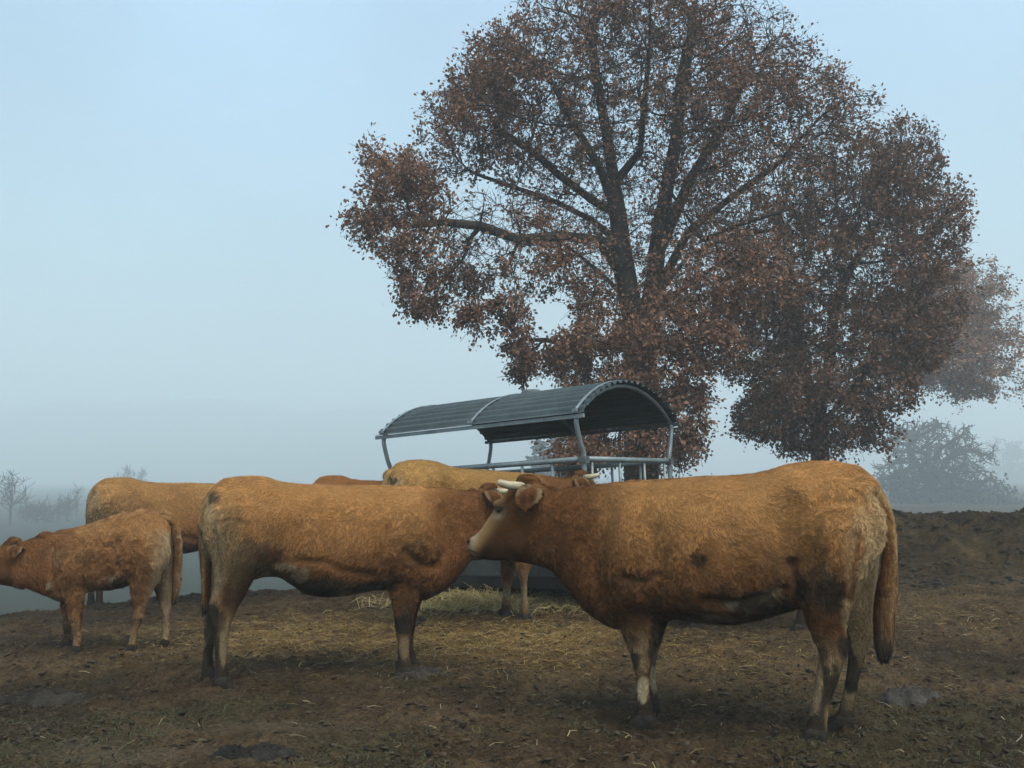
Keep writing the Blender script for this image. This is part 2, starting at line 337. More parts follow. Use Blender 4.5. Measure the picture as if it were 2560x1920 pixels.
def catmull(R, sub):
    R = np.asarray(R, float); n = len(R); out = []
    for i in range(n - 1):
        p0, p1, p2, p3 = R[max(i - 1, 0)], R[i], R[i + 1], R[min(i + 2, n - 1)]
        for k in range(sub):
            t = k / sub
            out.append(0.5 * (2 * p1 + (p2 - p0) * t + (2 * p0 - 5 * p1 + 4 * p2 - p3) * t * t + (3 * p1 - p0 - 3 * p2 + p3) * t ** 3))
    out.append(R[-1]); return np.array(out)
def loft(mb, A, B, Lat, egg=0.0, n=28, sub=4, power=0.9):
    """closed skin through rings; A, B the two ends of each ring's long axis, Lat its half-width as a vector"""
    R = catmull(np.concatenate([A, B, Lat], 1), sub); A, B, Lat = R[:, :3], R[:, 3:6], R[:, 6:]
    a = np.arange(n) * 2 * math.pi / n; ca, sa = np.cos(a), np.sin(a)
    pc = np.sign(ca) * np.abs(ca) ** power; ps = np.sign(sa) * np.abs(sa) ** power
    V = []
    for x, y, l in zip(A, B, Lat):
        c, u = (x + y) / 2, (x - y) / 2
        V.append(c + pc[:, None] * u + (ps * (1 + egg * pc))[:, None] * l)
    m = len(A)
    Fs = [(i * n + j, i * n + (j + 1) % n, (i + 1) * n + (j + 1) % n, (i + 1) * n + j) for i in range(m - 1) for j in range(n)]
    V = np.concatenate(V); k = len(V)
    V = np.concatenate([V, [(A[0] + B[0]) / 2, (A[-1] + B[-1]) / 2]])
    Fs += [(k, (j + 1) % n, j) for j in range(n)] + [(k + 1, (m - 1) * n + j, (m - 1) * n + (j + 1) % n) for j in range(n)]
    mb.add(V, Fs)
def blob(mb, c, r, R=None):
    th = np.linspace(0, math.pi, 11)[1:-1]; ph = np.arange(18) * 2 * math.pi / 18
    V = [[math.sin(t) * math.cos(p), math.sin(t) * math.sin(p), math.cos(t)] for t in th for p in ph]; V = V + [[0, 0, 1], [0, 0, -1]]
    V = np.array(V) * r
    if R is not None: V = V @ np.asarray(R).T
    n, m = 18, 9; Fs = [(i * n + j, (i + 1) * n + j, (i + 1) * n + (j + 1) % n, i * n + (j + 1) % n) for i in range(m - 1) for j in range(n)]
    Fs += [(162, j, (j + 1) % n) for j in range(n)] + [(163, (m - 1) * n + (j + 1) % n, (m - 1) * n + j) for j in range(n)]
    mb.add(V + np.asarray(c), Fs)
def voxel_union(mb, size, smooth_it):
    me = bpy.data.meshes.new('tmp'); me.from_pydata(mb.verts().tolist(), [], mb.f)
    o = bpy.data.objects.new('tmp', me); COL.objects.link(o)
    md = o.modifiers.new('r', 'REMESH'); md.mode = 'VOXEL'; md.voxel_size = size; md.adaptivity = 0
    ev = o.evaluated_get(bpy.context.evaluated_depsgraph_get()); em = ev.to_mesh()
    V = np.empty(len(em.vertices) * 3, np.float32); em.vertices.foreach_get('co', V); V = V.reshape(-1, 3).astype(float)
    lp = np.empty(len(em.loops), np.int32); em.loops.foreach_get('vertex_index', lp)
    ct = np.empty(len(em.polygons), np.int32); em.polygons.foreach_get('loop_total', ct)
    E = np.empty(len(em.edges) * 2, np.int32); em.edges.foreach_get('vertices', E); E = E.reshape(-1, 2)
    ev.to_mesh_clear(); bpy.data.objects.remove(o); bpy.data.meshes.remove(me)
    deg = np.bincount(E.ravel(), minlength=len(V))[:, None]
    def lap(V):
        S = np.zeros_like(V)
        for k in range(3):
            S[:, k] = np.bincount(E[:, 0], V[E[:, 1], k], len(V)) + np.bincount(E[:, 1], V[E[:, 0], k], len(V))
        return S / np.maximum(deg, 1) - V
    for _ in range(smooth_it):
        V = V + 0.55 * lap(V); V = V - 0.56 * lap(V)
    for _ in range(2): V = V + 0.5 * lap(V)
    return V, lp, ct
def tri_normals(V, T):
    n = np.cross(V[T[:, 1]] - V[T[:, 0]], V[T[:, 2]] - V[T[:, 0]]); ar = np.linalg.norm(n, axis=1)
    return n, ar

class Plane:                                   # turns pixels of the photo into a cow's own x (forward) and z (up)
    def __init__(s, X, Y, ang, near, org=(0, 0), sc=1.0):
        s.r = np.array([X, Y]); s.h = np.array([math.cos(ang), math.sin(ang)]); s.l = np.array([-s.h[1], s.h[0]])
        s.near = near; s.org = org; s.sc = sc; s.ang = ang
    def __call__(s, zx, zy, yc=0.0):
        d = ray(s.org[0] + zx / s.sc, s.org[1] + zy / s.sc)
        t = np.dot(s.r + s.l * yc * s.near, s.l) / np.dot(d[:2], s.l)
        p = d * t
        return np.array([np.dot(p[:2] - s.r, s.h), yc * s.near, CAMH + p[2]])

def convert(pl, torso, legs, tail):
    """traced stations -> local metres"""
    T = [(pl(x, t), pl(x, b), hw) for x, t, b, hw in torso]
    Ls = []
    for yc, st in legs:
        Ls.append([(pl(a, b, yc), pl(c, d, yc), hw) for a, b, c, d, hw in st])
    Tl = [(pl(a, b), pl(c, d), hw) for a, b, c, d, hw in tail]
    return T, Ls, Tl
def ground_legs(Ls):
    out = []
    for st in Ls:
        z0 = min(st[-1][0][2], st[-1][1][2])
        fx = lambda p: np.array([p[0], p[1], p[2] - (z0 + 0.0) * (1 - sstep(0.05, 0.75, p[2]))])
        s2 = [(fx(a), fx(b), hw) for a, b, hw in st]
        out.append(s2)
    return out

# head, traced once from the near cow and kept relative to a pivot between the ears
HP, HS = (430, 240), 792.0
HEAD = [((a - 0), b, c, d, hw) for a, b, c, d, hw in [
    (500, 222, 520, 590, .125), (455, 196, 468, 578, .122), (405, 178, 415, 570, .122), (355, 190, 372, 563, .125), (318, 222, 340, 560, .122),
    (280, 272, 305, 558, .110), (240, 328, 268, 560, .092), (205, 377, 240, 562, .078), (172, 424, 212, 560, .070), (148, 446, 186, 554, .070),
    (128, 460, 154, 548, .064), (116, 474, 128, 534, .050)]]
def hpt(zx, zy, w=0.0): return np.array([(HP[0] - zx) / HS, w, (HP[1] - zy) / HS])
def head_geo(mb, fr, horns=True):
    A = [fr(hpt(a, b)) for a, b, c, d, h in HEAD]; B = [fr(hpt(c, d)) for a, b, c, d, h in HEAD]
    o = fr(np.zeros(3)); lat = fr(np.array([0, 1.0, 0])) - o
    loft(mb, np.array(A), np.array(B), np.array([lat * h[4] for h in HEAD]), egg=-0.0, n=26, sub=4, power=0.85)
    sc = np.linalg.norm(lat)
    blob(mb, fr(hpt(402, 192)), np.array([.070, .085, .042]) * sc)                        # poll
    for s in (1, -1):
        blob(mb, fr(hpt(298, 300, .082 * s)), np.array([.055, .035, .035]) * sc)           # brow
        blob(mb, fr(hpt(372, 430, .085 * s)), np.array([.09, .045, .12]) * sc)            # cheek
        blob(mb, fr(hpt(140, 478, .035 * s)), np.array([.03, .03, .026]) * sc)             # nostril rim
        e = [(472, 214, .085, .022, .02), (466, 224, .125, .050, .016), (455, 245, .162, .068, .014), (446, 272, .188, .062, .013), (436, 300, .203, .042, .012), (428, 322, .208, .016, .010)]
        wd = fr(np.array([1.0, .25 * s, .28])) - o; wd = wd / np.linalg.norm(wd) * sc
        nd = fr(np.array([-.2, 1.0 * s, .45])) - o; nd = nd / np.linalg.norm(nd) * sc
        C = [fr(hpt(x, y, w_ * s)) for x, y, w_, a, b in e]
        loft(mb, np.array([c + wd * q[3] for c, q in zip(C, e)]), np.array([c - wd * q[3] for c, q in zip(C, e)]), np.array([nd * q[4] for q in e]), n=16, sub=3, power=1)
        # raised rims so that the ear is a cup
        for sg in (1, -1):
            mb.tube([c + wd * q[3] * sg * .92 + nd * .012 for c, q in zip(C, e)], [.009 * sc, .014 * sc, .014 * sc, .013 * sc, .011 * sc, .008 * sc], 8)

def claw(mb, toe, heel, hw, yc, z):
    f = np.array([toe[0] - heel[0], toe[1] - heel[1], 0]); f = f / (np.linalg.norm(f) + 1e-9); l = np.array([-f[1], f[0], 0])
    c = (np.array(toe) + np.array(heel)) / 2; ln = np.linalg.norm((np.array(toe) - np.array(heel))[:2])
    for s in (1, -1):
        rows = [(-.50, .062, .40), (-.25, .078, .50), (.1, .080, .52), (.38, .050, .46), (.60, .018, .26)]
        A = np.array([[c[0], c[1], 0] + f * ln * t + l * s * hw * .5 + [0, 0, z + h] for t, h, q in rows])
        B = np.array([[c[0], c[1], 0] + f * ln * (t + .04) + l * s * hw * .5 + [0, 0, z - .03] for t, h, q in rows])
        loft(mb, A, B, np.array([l * hw * q for t, h, q in rows]), n=12, sub=2)

def make_cow(name, label, cat, group, root, ang, geo, head, skin, voxel, n_hair, seed, calf=False, horns=True, scale=1.0, zlift=0.0):
    """geo = (torso, legs, tail) in local metres; head = (pivot, yaw, pitch, scale); skin = colour settings"""
    T, Ls, Tl = geo; rng = np.random.default_rng(seed)
    R = empty(name, (root[0], root[1], zlift), ang); R.scale = (scale,) * 3; tag(R, label, cat, group)
    mb = MB(); Y = np.array([0, 1.0, 0])
    loft(mb, np.array([t[0] for t in T]), np.array([t[1] for t in T]), np.array([Y * t[2] for t in T]), egg=-.16, n=36, sub=4, power=.86)
    for st in Ls:
        loft(mb, np.array([s[0] for s in st]), np.array([s[1] for s in st]), np.array([Y * s[2] for s in st]), n=20, sub=3, power=.95)
    loft(mb, np.array([s[0] for s in Tl]), np.array([s[1] for s in Tl]), np.array([Y * s[2] for s in Tl]), n=14, sub=3)
    pv, yaw, pit, hs = head
    cy, sy, cp, sp = math.cos(yaw), math.sin(yaw), math.cos(pit), math.sin(pit)
    Rm = np.array([[cy, -sy, 0], [sy, cy, 0], [0, 0, 1]]) @ np.array([[cp, 0, -sp], [0, 1, 0], [sp, 0, cp]])
    fr = lambda p: np.asarray(pv) + hs * (Rm @ np.asarray(p, float))
    head_geo(mb, fr)
    for b in skin.get('blobs', []): blob(mb, b[0], b[1])
    V, lp, ct = voxel_union(mb, voxel, skin.get('smooth', 6))
    def normals():
        T4 = lp.reshape(-1, 4); n_ = np.cross(V[T4[:, 2]] - V[T4[:, 0]], V[T4[:, 3]] - V[T4[:, 1]]); o_ = np.zeros_like(V)
        for k in range(4):
            for j in range(3): o_[:, j] += np.bincount(T4[:, k], n_[:, j], len(V))
        return o_ / (np.linalg.norm(o_, axis=1)[:, None] + 1e-12)
    if np.all(ct == 4):                       # hollows, bones and folds pressed into the skin
        N0 = normals(); dsp = np.zeros(len(V))
        for pts_, wd_, am_ in skin.get('folds', []):
            d_ = np.full(len(V), 9.0)
            for a_, b_ in zip(pts_[:-1], pts_[1:]):
                a_, b_ = np.asarray(a_), np.asarray(b_); ab = b_ - a_; q_ = V[:, [0, 2]] - a_
                t_ = np.clip(q_ @ ab / (ab @ ab + 1e-9), 0, 1); d_ = np.minimum(d_, np.linalg.norm(q_ - t_[:, None] * ab, axis=1))
            dsp += am_ * np.exp(-(d_ / wd_) ** 2)
        V = V + N0 * (dsp * sstep(.15, .6, np.abs(N0[:, 1])))[:, None]
        V = V + N0 * (.006 * fbm(V, 6, seed + 40, 3) * sstep(.1, .4, V[:, 2]))[:, None]
    quads = lp.reshape(-1, 4) if np.all(ct == 4) else None
    Tr = np.concatenate([quads[:, [0, 1, 2]], quads[:, [0, 2, 3]]]) if quads is not None else lp.reshape(-1, 3)
    fn, ar = tri_normals(V, Tr)
    vn = np.zeros_like(V)
    for k in range(3):
        for j in range(3): vn[:, j] += np.bincount(Tr[:, k], fn[:, j], len(V))
    vn /= np.linalg.norm(vn, axis=1)[:, None] + 1e-12
    inv = lambda P: ((P - np.asarray(pv)) / hs) @ Rm         # back to head coordinates
    def colour(P, N, sd=0):
        h = inv(P); z = P[:, 2]; x = P[:, 0]
        n1 = fbm(P, 2.2, seed + 1, 4); n2 = fbm(P, 7, seed + 2, 4); n3 = fbm(P, 16, seed + 3, 3)
        c = mix(skin['light'], skin['dark'], sstep(-.45, .5, n1 + .45 * n2)[:, None])
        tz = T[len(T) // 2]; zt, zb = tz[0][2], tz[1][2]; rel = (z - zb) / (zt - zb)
        # paler back, darker low flank, reddish neck and cheeks
        c = mix(c, skin['flank'], (sstep(.80, .22, rel + .22 * n1 + .08 * n2) * .92)[:, None])  # real dirty brown, deepened to paint in the shade low down
        c = mix(c, np.array(skin['light']) * 1.12, (sstep(.78, .98, rel + .1 * n2) * .55)[:, None])  # top light painted into the colour of the back
        c = mix(c, skin['red'], (sstep(skin['neck'][0], skin['neck'][1], x + .10 * n1 + .05 * n2) * .88)[:, None])
        c = c * (1 + .22 * n2 + .10 * n3)[:, None]
        # pale back edge of the rump
        xr = skin['rear']
        rump = sstep(xr + .24, xr + .08, x) * sstep(.05, -.75, N[:, 0] + .08 * n2) * sstep(.38, .55, z / skin['leg']) * sstep(1.0, .88, rel)
        c = mix(c, skin['cream'], (rump * .8)[:, None])
        # lower legs
        leg = sstep(.62, .40, z / skin['leg'])
        c = mix(c, skin['flank'], (sstep(.75, .5, z / skin['leg']) * .6)[:, None]); c = mix(c, np.array(skin['cream']) * .7, (leg * skin.get('legpale', .72) * sstep(-.45, .25, n1 + .7 * n2))[:, None])
        inner = sstep(.95, .7, z / skin['leg']) * sstep(xr + .55, xr + .35, x) * sstep(.3, .8, -N[:, 1] * np.sign(P[:, 1]))
        c = mix(c, skin['cream'], (inner * .7)[:, None])
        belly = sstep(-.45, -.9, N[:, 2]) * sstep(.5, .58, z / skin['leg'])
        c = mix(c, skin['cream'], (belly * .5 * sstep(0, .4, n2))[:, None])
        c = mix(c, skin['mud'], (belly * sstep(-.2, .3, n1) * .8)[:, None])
        # mud caked on the legs and splashed on the thighs
        ml = sstep(.10, .34, fbm(P * [1, 1, .6], 9.5, seed + 8, 3) + .42 * sstep(.42, .05, z / skin['leg']) - .02 + skin.get('legmud', 0)) * sstep(.60, .42, z / skin['leg'])
        ml = np.maximum(ml, sstep(.20, .06, z / skin['leg'] - .3 * skin.get('legmud', 0) + .10 * n1 + .07 * n2))
        mt = sstep(.22, .42, fbm(P, 4.2, seed + 9, 4)) * sstep(xr + .62, xr + .40, x) * sstep(.80, .55, rel) * sstep(.03, .2, rel + .3)
        c = mix(c, skin['mud'], (np.maximum(ml * .92, mt * skin.get('thigh_mud', .6)))[:, None])
        for sx, sz, rx, rz, cc, k in skin.get('spots', []):
            d = np.sqrt(((x - sx) / rx) ** 2 + ((z - sz) / rz) ** 2) + .35 * n3 + .25 * n2
            c = mix(c, cc, (k * sstep(1.05, .75, d))[:, None])
        # the face
        hx, hy, hz = h[:, 0], np.abs(h[:, 1]), h[:, 2]
        infr = (hx > .02) & (hx < .5) & (hz < .1) & (hz > -.5) & (hy < .16)
        al = hx * .64 - hz * .77                                 # along the face towards the muzzle
        ac = hx * .77 + hz * .64                                 # up from the jaw to the bridge of the nose
        c = mix(c, skin['face'], (infr * sstep(.12, .3, hx + .2 * ac + .02 * n2) * sstep(-.03, .06, ac + .02 * n2) * .9)[:, None])
        muz = infr * sstep(.30, .345, hx + .10 * n3 * .4) * sstep(-.20, -.26, hz - .4 * (hx - .36))
        c = mix(c, skin['muzzle'], (muz * .92)[:, None])
        mouth = np.exp(-(((hx - .262) / .036) ** 2 + ((hz + .355) / .03) ** 2)) * infr
        c = mix(c, [.035, .022, .015], (mouth * .9)[:, None])
        nos = np.exp(-(((hx - .381) / .015) ** 2 + ((hz + .296) / .019) ** 2)) * infr * (hy > .012)
        c = mix(c, [.02, .012, .01], np.clip(nos * 1.5, 0, 1)[:, None])
        ey = hpt(290, 326)
        ring = np.exp(-(((hx - ey[0]) / .042) ** 2 + ((hz - ey[2] + .012) / .036) ** 2)) * infr * (hy > .05)
        c = mix(c, np.array(skin['muzzle']) * .8, np.clip(ring * .7, 0, .6)[:, None])
        under = np.exp(-(((hx - ey[0] - .012) / .03) ** 2 + ((hz - ey[2] + .038) / .012) ** 2)) * infr * (hy > .05)
        c = mix(c, np.array(skin['muzzle']) * 1.05, np.clip(under * 1.0, 0, .8)[:, None])
        lid = np.exp(-(((hx - ey[0]) / .030) ** 2 + ((hz - ey[2] - .004) / .014) ** 2)) * infr * (hy > .05)
        c = mix(c, [.03, .017, .012], np.clip(lid * 1.3, 0, .95)[:, None])
        # ears: pale fringe, dark cup
        mline = np.exp(-((hz + .368 - .25 * (hx - .29)) / .007) ** 2) * infr * sstep(.25, .27, hx); c = mix(c, [.05, .03, .02], np.clip(mline * .8, 0, .8)[:, None])
        ear = (hy > .125) & (hx < .06) & (hx > -.16) & (hz > -.14) & (hz < .08)
        ed = np.sqrt(((hx + .022 + .25 * (hz + .03)) / .058) ** 2 + ((hz + .035) / .075) ** 2)
        c = mix(c, np.array(skin['red']) * 1.2, (ear * .7)[:, None])
        c = mix(c, np.array(skin['cream']) * .62, (ear * .8 * sstep(.80, 1.0, ed + .12 * n3))[:, None])
        cup = sum(np.exp(-(((hx - u_) / .016) ** 2 + ((hz - v_) / .034) ** 2)) for u_, v_ in ((-.050, -.030), (-.008, -.040))) * ear
        c = mix(c, [.045, .018, .009], np.clip(cup * 1.0, 0, .9)[:, None])
        return np.clip(c * HIDE, .004, .9)
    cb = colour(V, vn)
    fast_mesh('body', V, lp, ct, M_BODY, R, {'col': ('FLOAT_COLOR', cb * .6)}, True)  # skin darkened to stand for shade under the hair
    # ---- coat of short curly hair
    p = ar / ar.sum(); zc = V[Tr].mean(1)
    hh = inv(zc); onhead = (hh[:, 0] > -.02) & (hh[:, 2] < .15) & (hh[:, 2] > -.5) & (hh[:, 0] < .5) & (np.abs(hh[:, 1]) < .17)
    pw = p * np.where(onhead, 1.6, 1.0) * np.where(zc[:, 2] < .12 * skin['leg'], .35, 1.0); pw /= pw.sum()
    ti = rng.choice(len(Tr), n_hair, p=pw); u, v = rng.uniform(0, 1, (2, n_hair)); f_ = u + v > 1; u[f_], v[f_] = 1 - u[f_], 1 - v[f_]
    bw = np.stack([1 - u - v, u, v], 1)[:, :, None]
    P = (V[Tr[ti]] * bw).sum(1); N = (vn[Tr[ti]] * bw).sum(1); N /= np.linalg.norm(N, axis=1)[:, None]
    C = (cb[Tr[ti]] * bw).sum(1); h = inv(P); oh = onhead[ti]
    muzz = oh & (h[:, 0] * .64 - h[:, 2] * .77 > .40)
    D = np.tile([-.62, 0, -.70], (n_hair, 1)); D[N[:, 2] > .75] = [-1, 0, -.1]
    D[P[:, 2] < .55 * skin['leg']] = [-.12, 0, -1]
    xr = skin['rear']; D = np.where((P[:, 0] < xr + .2)[:, None] & (N[:, 0] < -.3)[:, None], [-.1, 0, -1], D)
    D = np.where(oh[:, None], [-.5, 0, .25], D)
    D = D - N * (D * N).sum(1)[:, None]; D /= np.linalg.norm(D, axis=1)[:, None] + 1e-9
    patch = .30 + .95 * sstep(-.35, .35, fbm(P, 2.4, seed + 21, 3) + .25 * sstep(skin['rear'] + .9, skin['rear'] + 1.3, P[:, 0]) - .12)
    curl = patch * skin.get('curl', 1.0) * np.where(oh, .3, 1.0) * np.where(P[:, 2] < .5 * skin['leg'], .5, 1.0)
    an = curl * (1.1 * fbm(P, 6, seed + 11, 2) + 1.1 * vnoise(P, 25, seed + 12) + 1.1 * vnoise(P, 55, seed + 15)) + rng.normal(0, .14, n_hair)
    B = np.cross(N, D); D1 = D * np.cos(an)[:, None] + B * np.sin(an)[:, None]
    an2 = an + curl * 1.3 * vnoise(P, 22, seed + 13); D2 = D * np.cos(an2)[:, None] + B * np.sin(an2)[:, None]
    wave = .55 * vnoise(P * [1.0, 1.0, .75], 32, seed + 14) + .6 * vnoise(P, 66, seed + 18); wave = wave * patch                               # tufts stand up and lie down together
    lift = np.clip(.30 + .30 * wave * curl + rng.normal(0, .06, n_hair), .05, .9)
    Ln = skin.get('hair', .042) * rng.uniform(.6, 1.25, n_hair) * (1 + .25 * wave)
    earm = (np.abs(h[:, 1]) > .125) & (h[:, 0] < .06) & (h[:, 0] > -.16) & (h[:, 2] > -.14) & (h[:, 2] < .08); Ln = Ln * np.where(earm, .38, 1) * np.where(oh, .42, 1) * np.where(P[:, 2] < .42 * skin['leg'], .55, 1) * np.where(muzz, .35, 1)
    pollm = oh & (h[:, 2] > .02) & (h[:, 0] > -.03); Ln = np.where(pollm, skin.get('hair', .042) * 1.0, Ln)
    t1 = D1 * np.cos(lift)[:, None] + N * np.sin(lift)[:, None]; t2 = D2 * np.cos(lift * .25)[:, None] + N * np.sin(lift * .25)[:, None]
    W = skin.get('width', .0042) * rng.uniform(.7, 1.3, n_hair)
    P0 = P - N * .003; P1 = P0 + t1 * (Ln * .55)[:, None]; P2 = P1 + t2 * (Ln * .55)[:, None]
    sd = np.cross(t1, N); sd /= np.linalg.norm(sd, axis=1)[:, None] + 1e-9; sd = sd * (W / 2)[:, None]
    HV = np.stack([P0 - sd, P0 + sd, P1 - sd * .85, P1 + sd * .85, P2], 1)
    q = np.arange(n_hair)[:, None] * 5
    loops = np.concatenate([q + [0, 1, 3, 2], q + [2, 3, 4]], 1).ravel(); cnt = np.tile([4, 3], n_hair)
    tone = (rng.uniform(.78, 1.22, n_hair) * (1 + .36 * wave))[:, None]
    Ct = np.repeat(C * tone, 5, 0).reshape(n_hair, 5, 3) * np.array([.50, .50, 1.0, 1.0, 1.35])[None, :, None]  # roots darkened, painting the shade between tufts
    sn = N * .80 + .42 * np.cross(sd / (np.linalg.norm(sd, axis=1)[:, None] + 1e-9), t1) * -1; sn = np.where(((sn * N).sum(1) < 0)[:, None], N, sn)
    sn = N * .75 + (t1 - N * (t1 * N).sum(1)[:, None]) * (-.55 * np.sin(lift))[:, None] + rng.normal(0, .12, (n_hair, 3)); sn /= np.linalg.norm(sn, axis=1)[:, None]
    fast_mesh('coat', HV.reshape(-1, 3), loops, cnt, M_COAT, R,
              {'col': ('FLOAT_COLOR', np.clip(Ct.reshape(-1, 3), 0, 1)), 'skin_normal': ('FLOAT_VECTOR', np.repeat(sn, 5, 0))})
    # ---- tassel of the tail
    nt_ = int(skin.get('tassel', 700)); e = np.array([(a + b) / 2 for a, b, hw in Tl]); ew = np.array([np.linalg.norm(a - b) for a, b, hw in Tl])
    k = len(e); s0 = (.22 + .74 * rng.uniform(0, 1, nt_) ** .75) * (k - 1); i0 = np.minimum(s0.astype(int), k - 2); fr_ = (s0 - i0)[:, None]
    c0 = e[i0] * (1 - fr_) + e[i0 + 1] * fr_; wd = (ew[i0] * (1 - fr_[:, 0]) + ew[i0 + 1] * fr_[:, 0])
    a = rng.uniform(0, 6.28, nt_); off = np.stack([np.cos(a) * wd * .5, np.sin(a) * wd * .45, 0 * a], 1)
    L = rng.uniform(.10, .24, nt_) * skin['leg']; off = off * (.75 + .35 * s0 / (k - 1))[:, None]; b0 = c0 + off
    b1 = b0 + np.stack([off[:, 0] * .25, off[:, 1] * .25, -L * .5], 1); b2 = b0 + np.stack([-off[:, 0] * .2, -off[:, 1] * .2, -L], 1) + rng.normal(0, .008, (nt_, 3))
    b2[:, :2] = mix(b2[:, :2], e[-1][:2], .75 * np.clip((s0 / (k - 1) - .45)[:, None] * 1.8, 0, 1)); b1[:, :2] = mix(b1[:, :2], e[-1][:2], .3 * np.clip((s0 / (k - 1) - .45)[:, None] * 1.8, 0, 1))
    zl = e[-1][2] - .05; b2[:, 2] = np.maximum(b2[:, 2], zl + rng.uniform(0, .06, nt_)); b1[:, 2] = np.maximum(b1[:, 2], b2[:, 2])
    tw = np.stack([-np.sin(a), np.cos(a), 0 * a], 1) * .0032
    HV = np.stack([b0 - tw, b0 + tw, b1 - tw, b1 + tw, b2], 1); q = np.arange(nt_)[:, None] * 5
    dk = sstep(.42, .08, (b0[:, 2] - zl) / (e[0][2] - zl))[:, None]
    cc = HIDE * mix(np.array(skin['light']) * [.52, .56, .62], skin.get('tassel_col', [.040, .028, .018]), dk) * rng.uniform(.45, 1.35, (nt_, 1))
    on = np.stack([np.cos(a), np.sin(a), .2 + 0 * a], 1)
    fast_mesh('tail_tuft', HV.reshape(-1, 3), np.concatenate([q + [0, 1, 3, 2], q + [2, 3, 4]], 1).ravel(), np.tile([4, 3], nt_), M_COAT, R,
              {'col': ('FLOAT_COLOR', (np.repeat(cc, 5, 0).reshape(nt_, 5, 3) * np.array([1, 1, .9, .9, .55])[None, :, None]).reshape(-1, 3)), 'skin_normal': ('FLOAT_VECTOR', np.repeat(on / np.linalg.norm(on, axis=1)[:, None], 5, 0))})
    # ---- horns, eyes, hooves
    for s in (1, -1):
        if horns:
            m_ = MB(); pts = [(394, 216, .075), (388, 214, .110), (368, 211, .145), (342, 206, .166), (312, 198, .176), (305, 196, .178)]
            m_.tube(catmull([fr(hpt(x, y, w_ * s)) for x, y, w_ in pts], 3), np.interp(np.linspace(0, 1, 16), [0, .3, .7, .93, 1], np.array([.027, .027, .022, .015, .005]) * hs), 14)
            m_.build('horn', M_HORN, R, True)
        ec = fr(hpt(290, 326)); hv = inv(V); dd = np.hypot(hv[:, 0] - hpt(290, 326)[0], hv[:, 2] - hpt(290, 326)[2]) + np.where(hv[:, 1] * s > .03, 0, 9)
        k = np.argsort(dd)[:12]; c = V[k].mean(0); nn = vn[k].mean(0); nn /= np.linalg.norm(nn)
        m_ = MB(); blob(m_, c - nn * .010 * hs, np.array([.021, .019, .016]) * hs); m_.build('eye', M_EYE, R, True)
    for st in Ls:
        m_ = MB(); a_, b_, hw = st[-1]; claw(m_, a_, b_, hw * 1.05, a_[1], 0.0); m_.build('hoof', M_HOOF, R, True)
    return R

# ---- the tracings: rows of (front/top point, back/bottom point, half-width)
FR_T = [(2022, 330, 500, .10), (1990, 232, 590, .145), (1930, 150, 680, .19), (1860, 106, 715, .225), (1800, 96, 735, .25), (1700, 97, 765, .29), (1600, 112, 785, .315),
        (1500, 142, 815, .35), (1400, 158, 838, .38), (1300, 165, 842, .395), (1200, 168, 832, .39), (1100, 175, 822, .365), (1000, 182, 838, .335), (900, 188, 858, .30),
        (820, 195, 868, .265), (750, 202, 838, .225), (680, 209, 785, .19), (600, 220, 695, .155), (530, 230, 610, .130), (470, 232, 575, .115)]
FR_L = [(.165, [(1650, 330, 1985, 290, .11), (1640, 470, 2015, 420, .135), (1640, 600, 2005, 540, .14), (1655, 730, 1950, 660, .125), (1683, 820, 1893, 780, .095), (1712, 890, 1872, 865, .072),
                (1742, 960, 1884, 935, .055), (1742, 1010, 1862, 1010, .048), (1727, 1080, 1832, 1085, .040), (1710, 1170, 1798, 1178, .039), (1697, 1240, 1785, 1250, .047), (1672, 1300, 1785, 1305, .052), (1660, 1336, 1785, 1338, .056)]),
        (-.155, [(1700, 380, 1990, 330, .10), (1710, 520, 2018, 470, .125), (1730, 640, 2018, 580, .13), (1765, 750, 2000, 700, .115), (1820, 840, 1990, 808, .085), (1862, 910, 1992, 885, .062),
                 (1878, 985, 1968, 975, .047), (1872, 1080, 1938, 1080, .040), (1857, 1170, 1922, 1180, .040), (1838, 1245, 1908, 1252, .047), (1802, 1300, 1908, 1305, .052), (1795, 1330, 1910, 1332, .055)]),
        (.165, [(772, 470, 1000, 470, .075), (765, 600, 1025, 600, .095), (785, 710, 1028, 710, .095), (805, 800, 1010, 800, .085), (838, 880, 987, 872, .070), (866, 950, 982, 942, .057),
                (884, 1010, 978, 1008, .050), (899, 1070, 968, 1070, .040), (905, 1150, 964, 1150, .038), (908, 1210, 974, 1215, .046), (897, 1275, 985, 1275, .052), (892, 1312, 990, 1312, .055)]),
        (-.165, [(840, 500, 1040, 500, .075), (840, 620, 1075, 620, .095), (855, 720, 1080, 720, .092), (890, 810, 1062, 805, .082), (925, 880, 1042, 870, .068), (948, 945, 1025, 940, .055),
                 (958, 1005, 1008, 1005, .048), (956, 1080, 996, 1080, .039), (956, 1155, 996, 1155, .038), (952, 1210, 1002, 1215, .045), (940, 1265, 1005, 1268, .052), (930, 1295, 1008, 1298, .054)])]
FR_TAIL = [(1860, 104, 1890, 150, .035), (1925, 116, 1920, 172, .034), (1975, 150, 1948, 198, .032), (2020, 200, 1982, 245, .030), (2058, 265, 2010, 300, .030), (2085, 340, 2032, 370, .030), (2102, 440, 2042, 455, .032),
           (2108, 550, 2034, 560, .036), (2104, 660, 2014, 660, .042), (2096, 760, 2000, 760, .046), (2088, 860, 1998, 860, .046), (2072, 940, 2014, 940, .036), (2048, 992, 2036, 992, .015)]
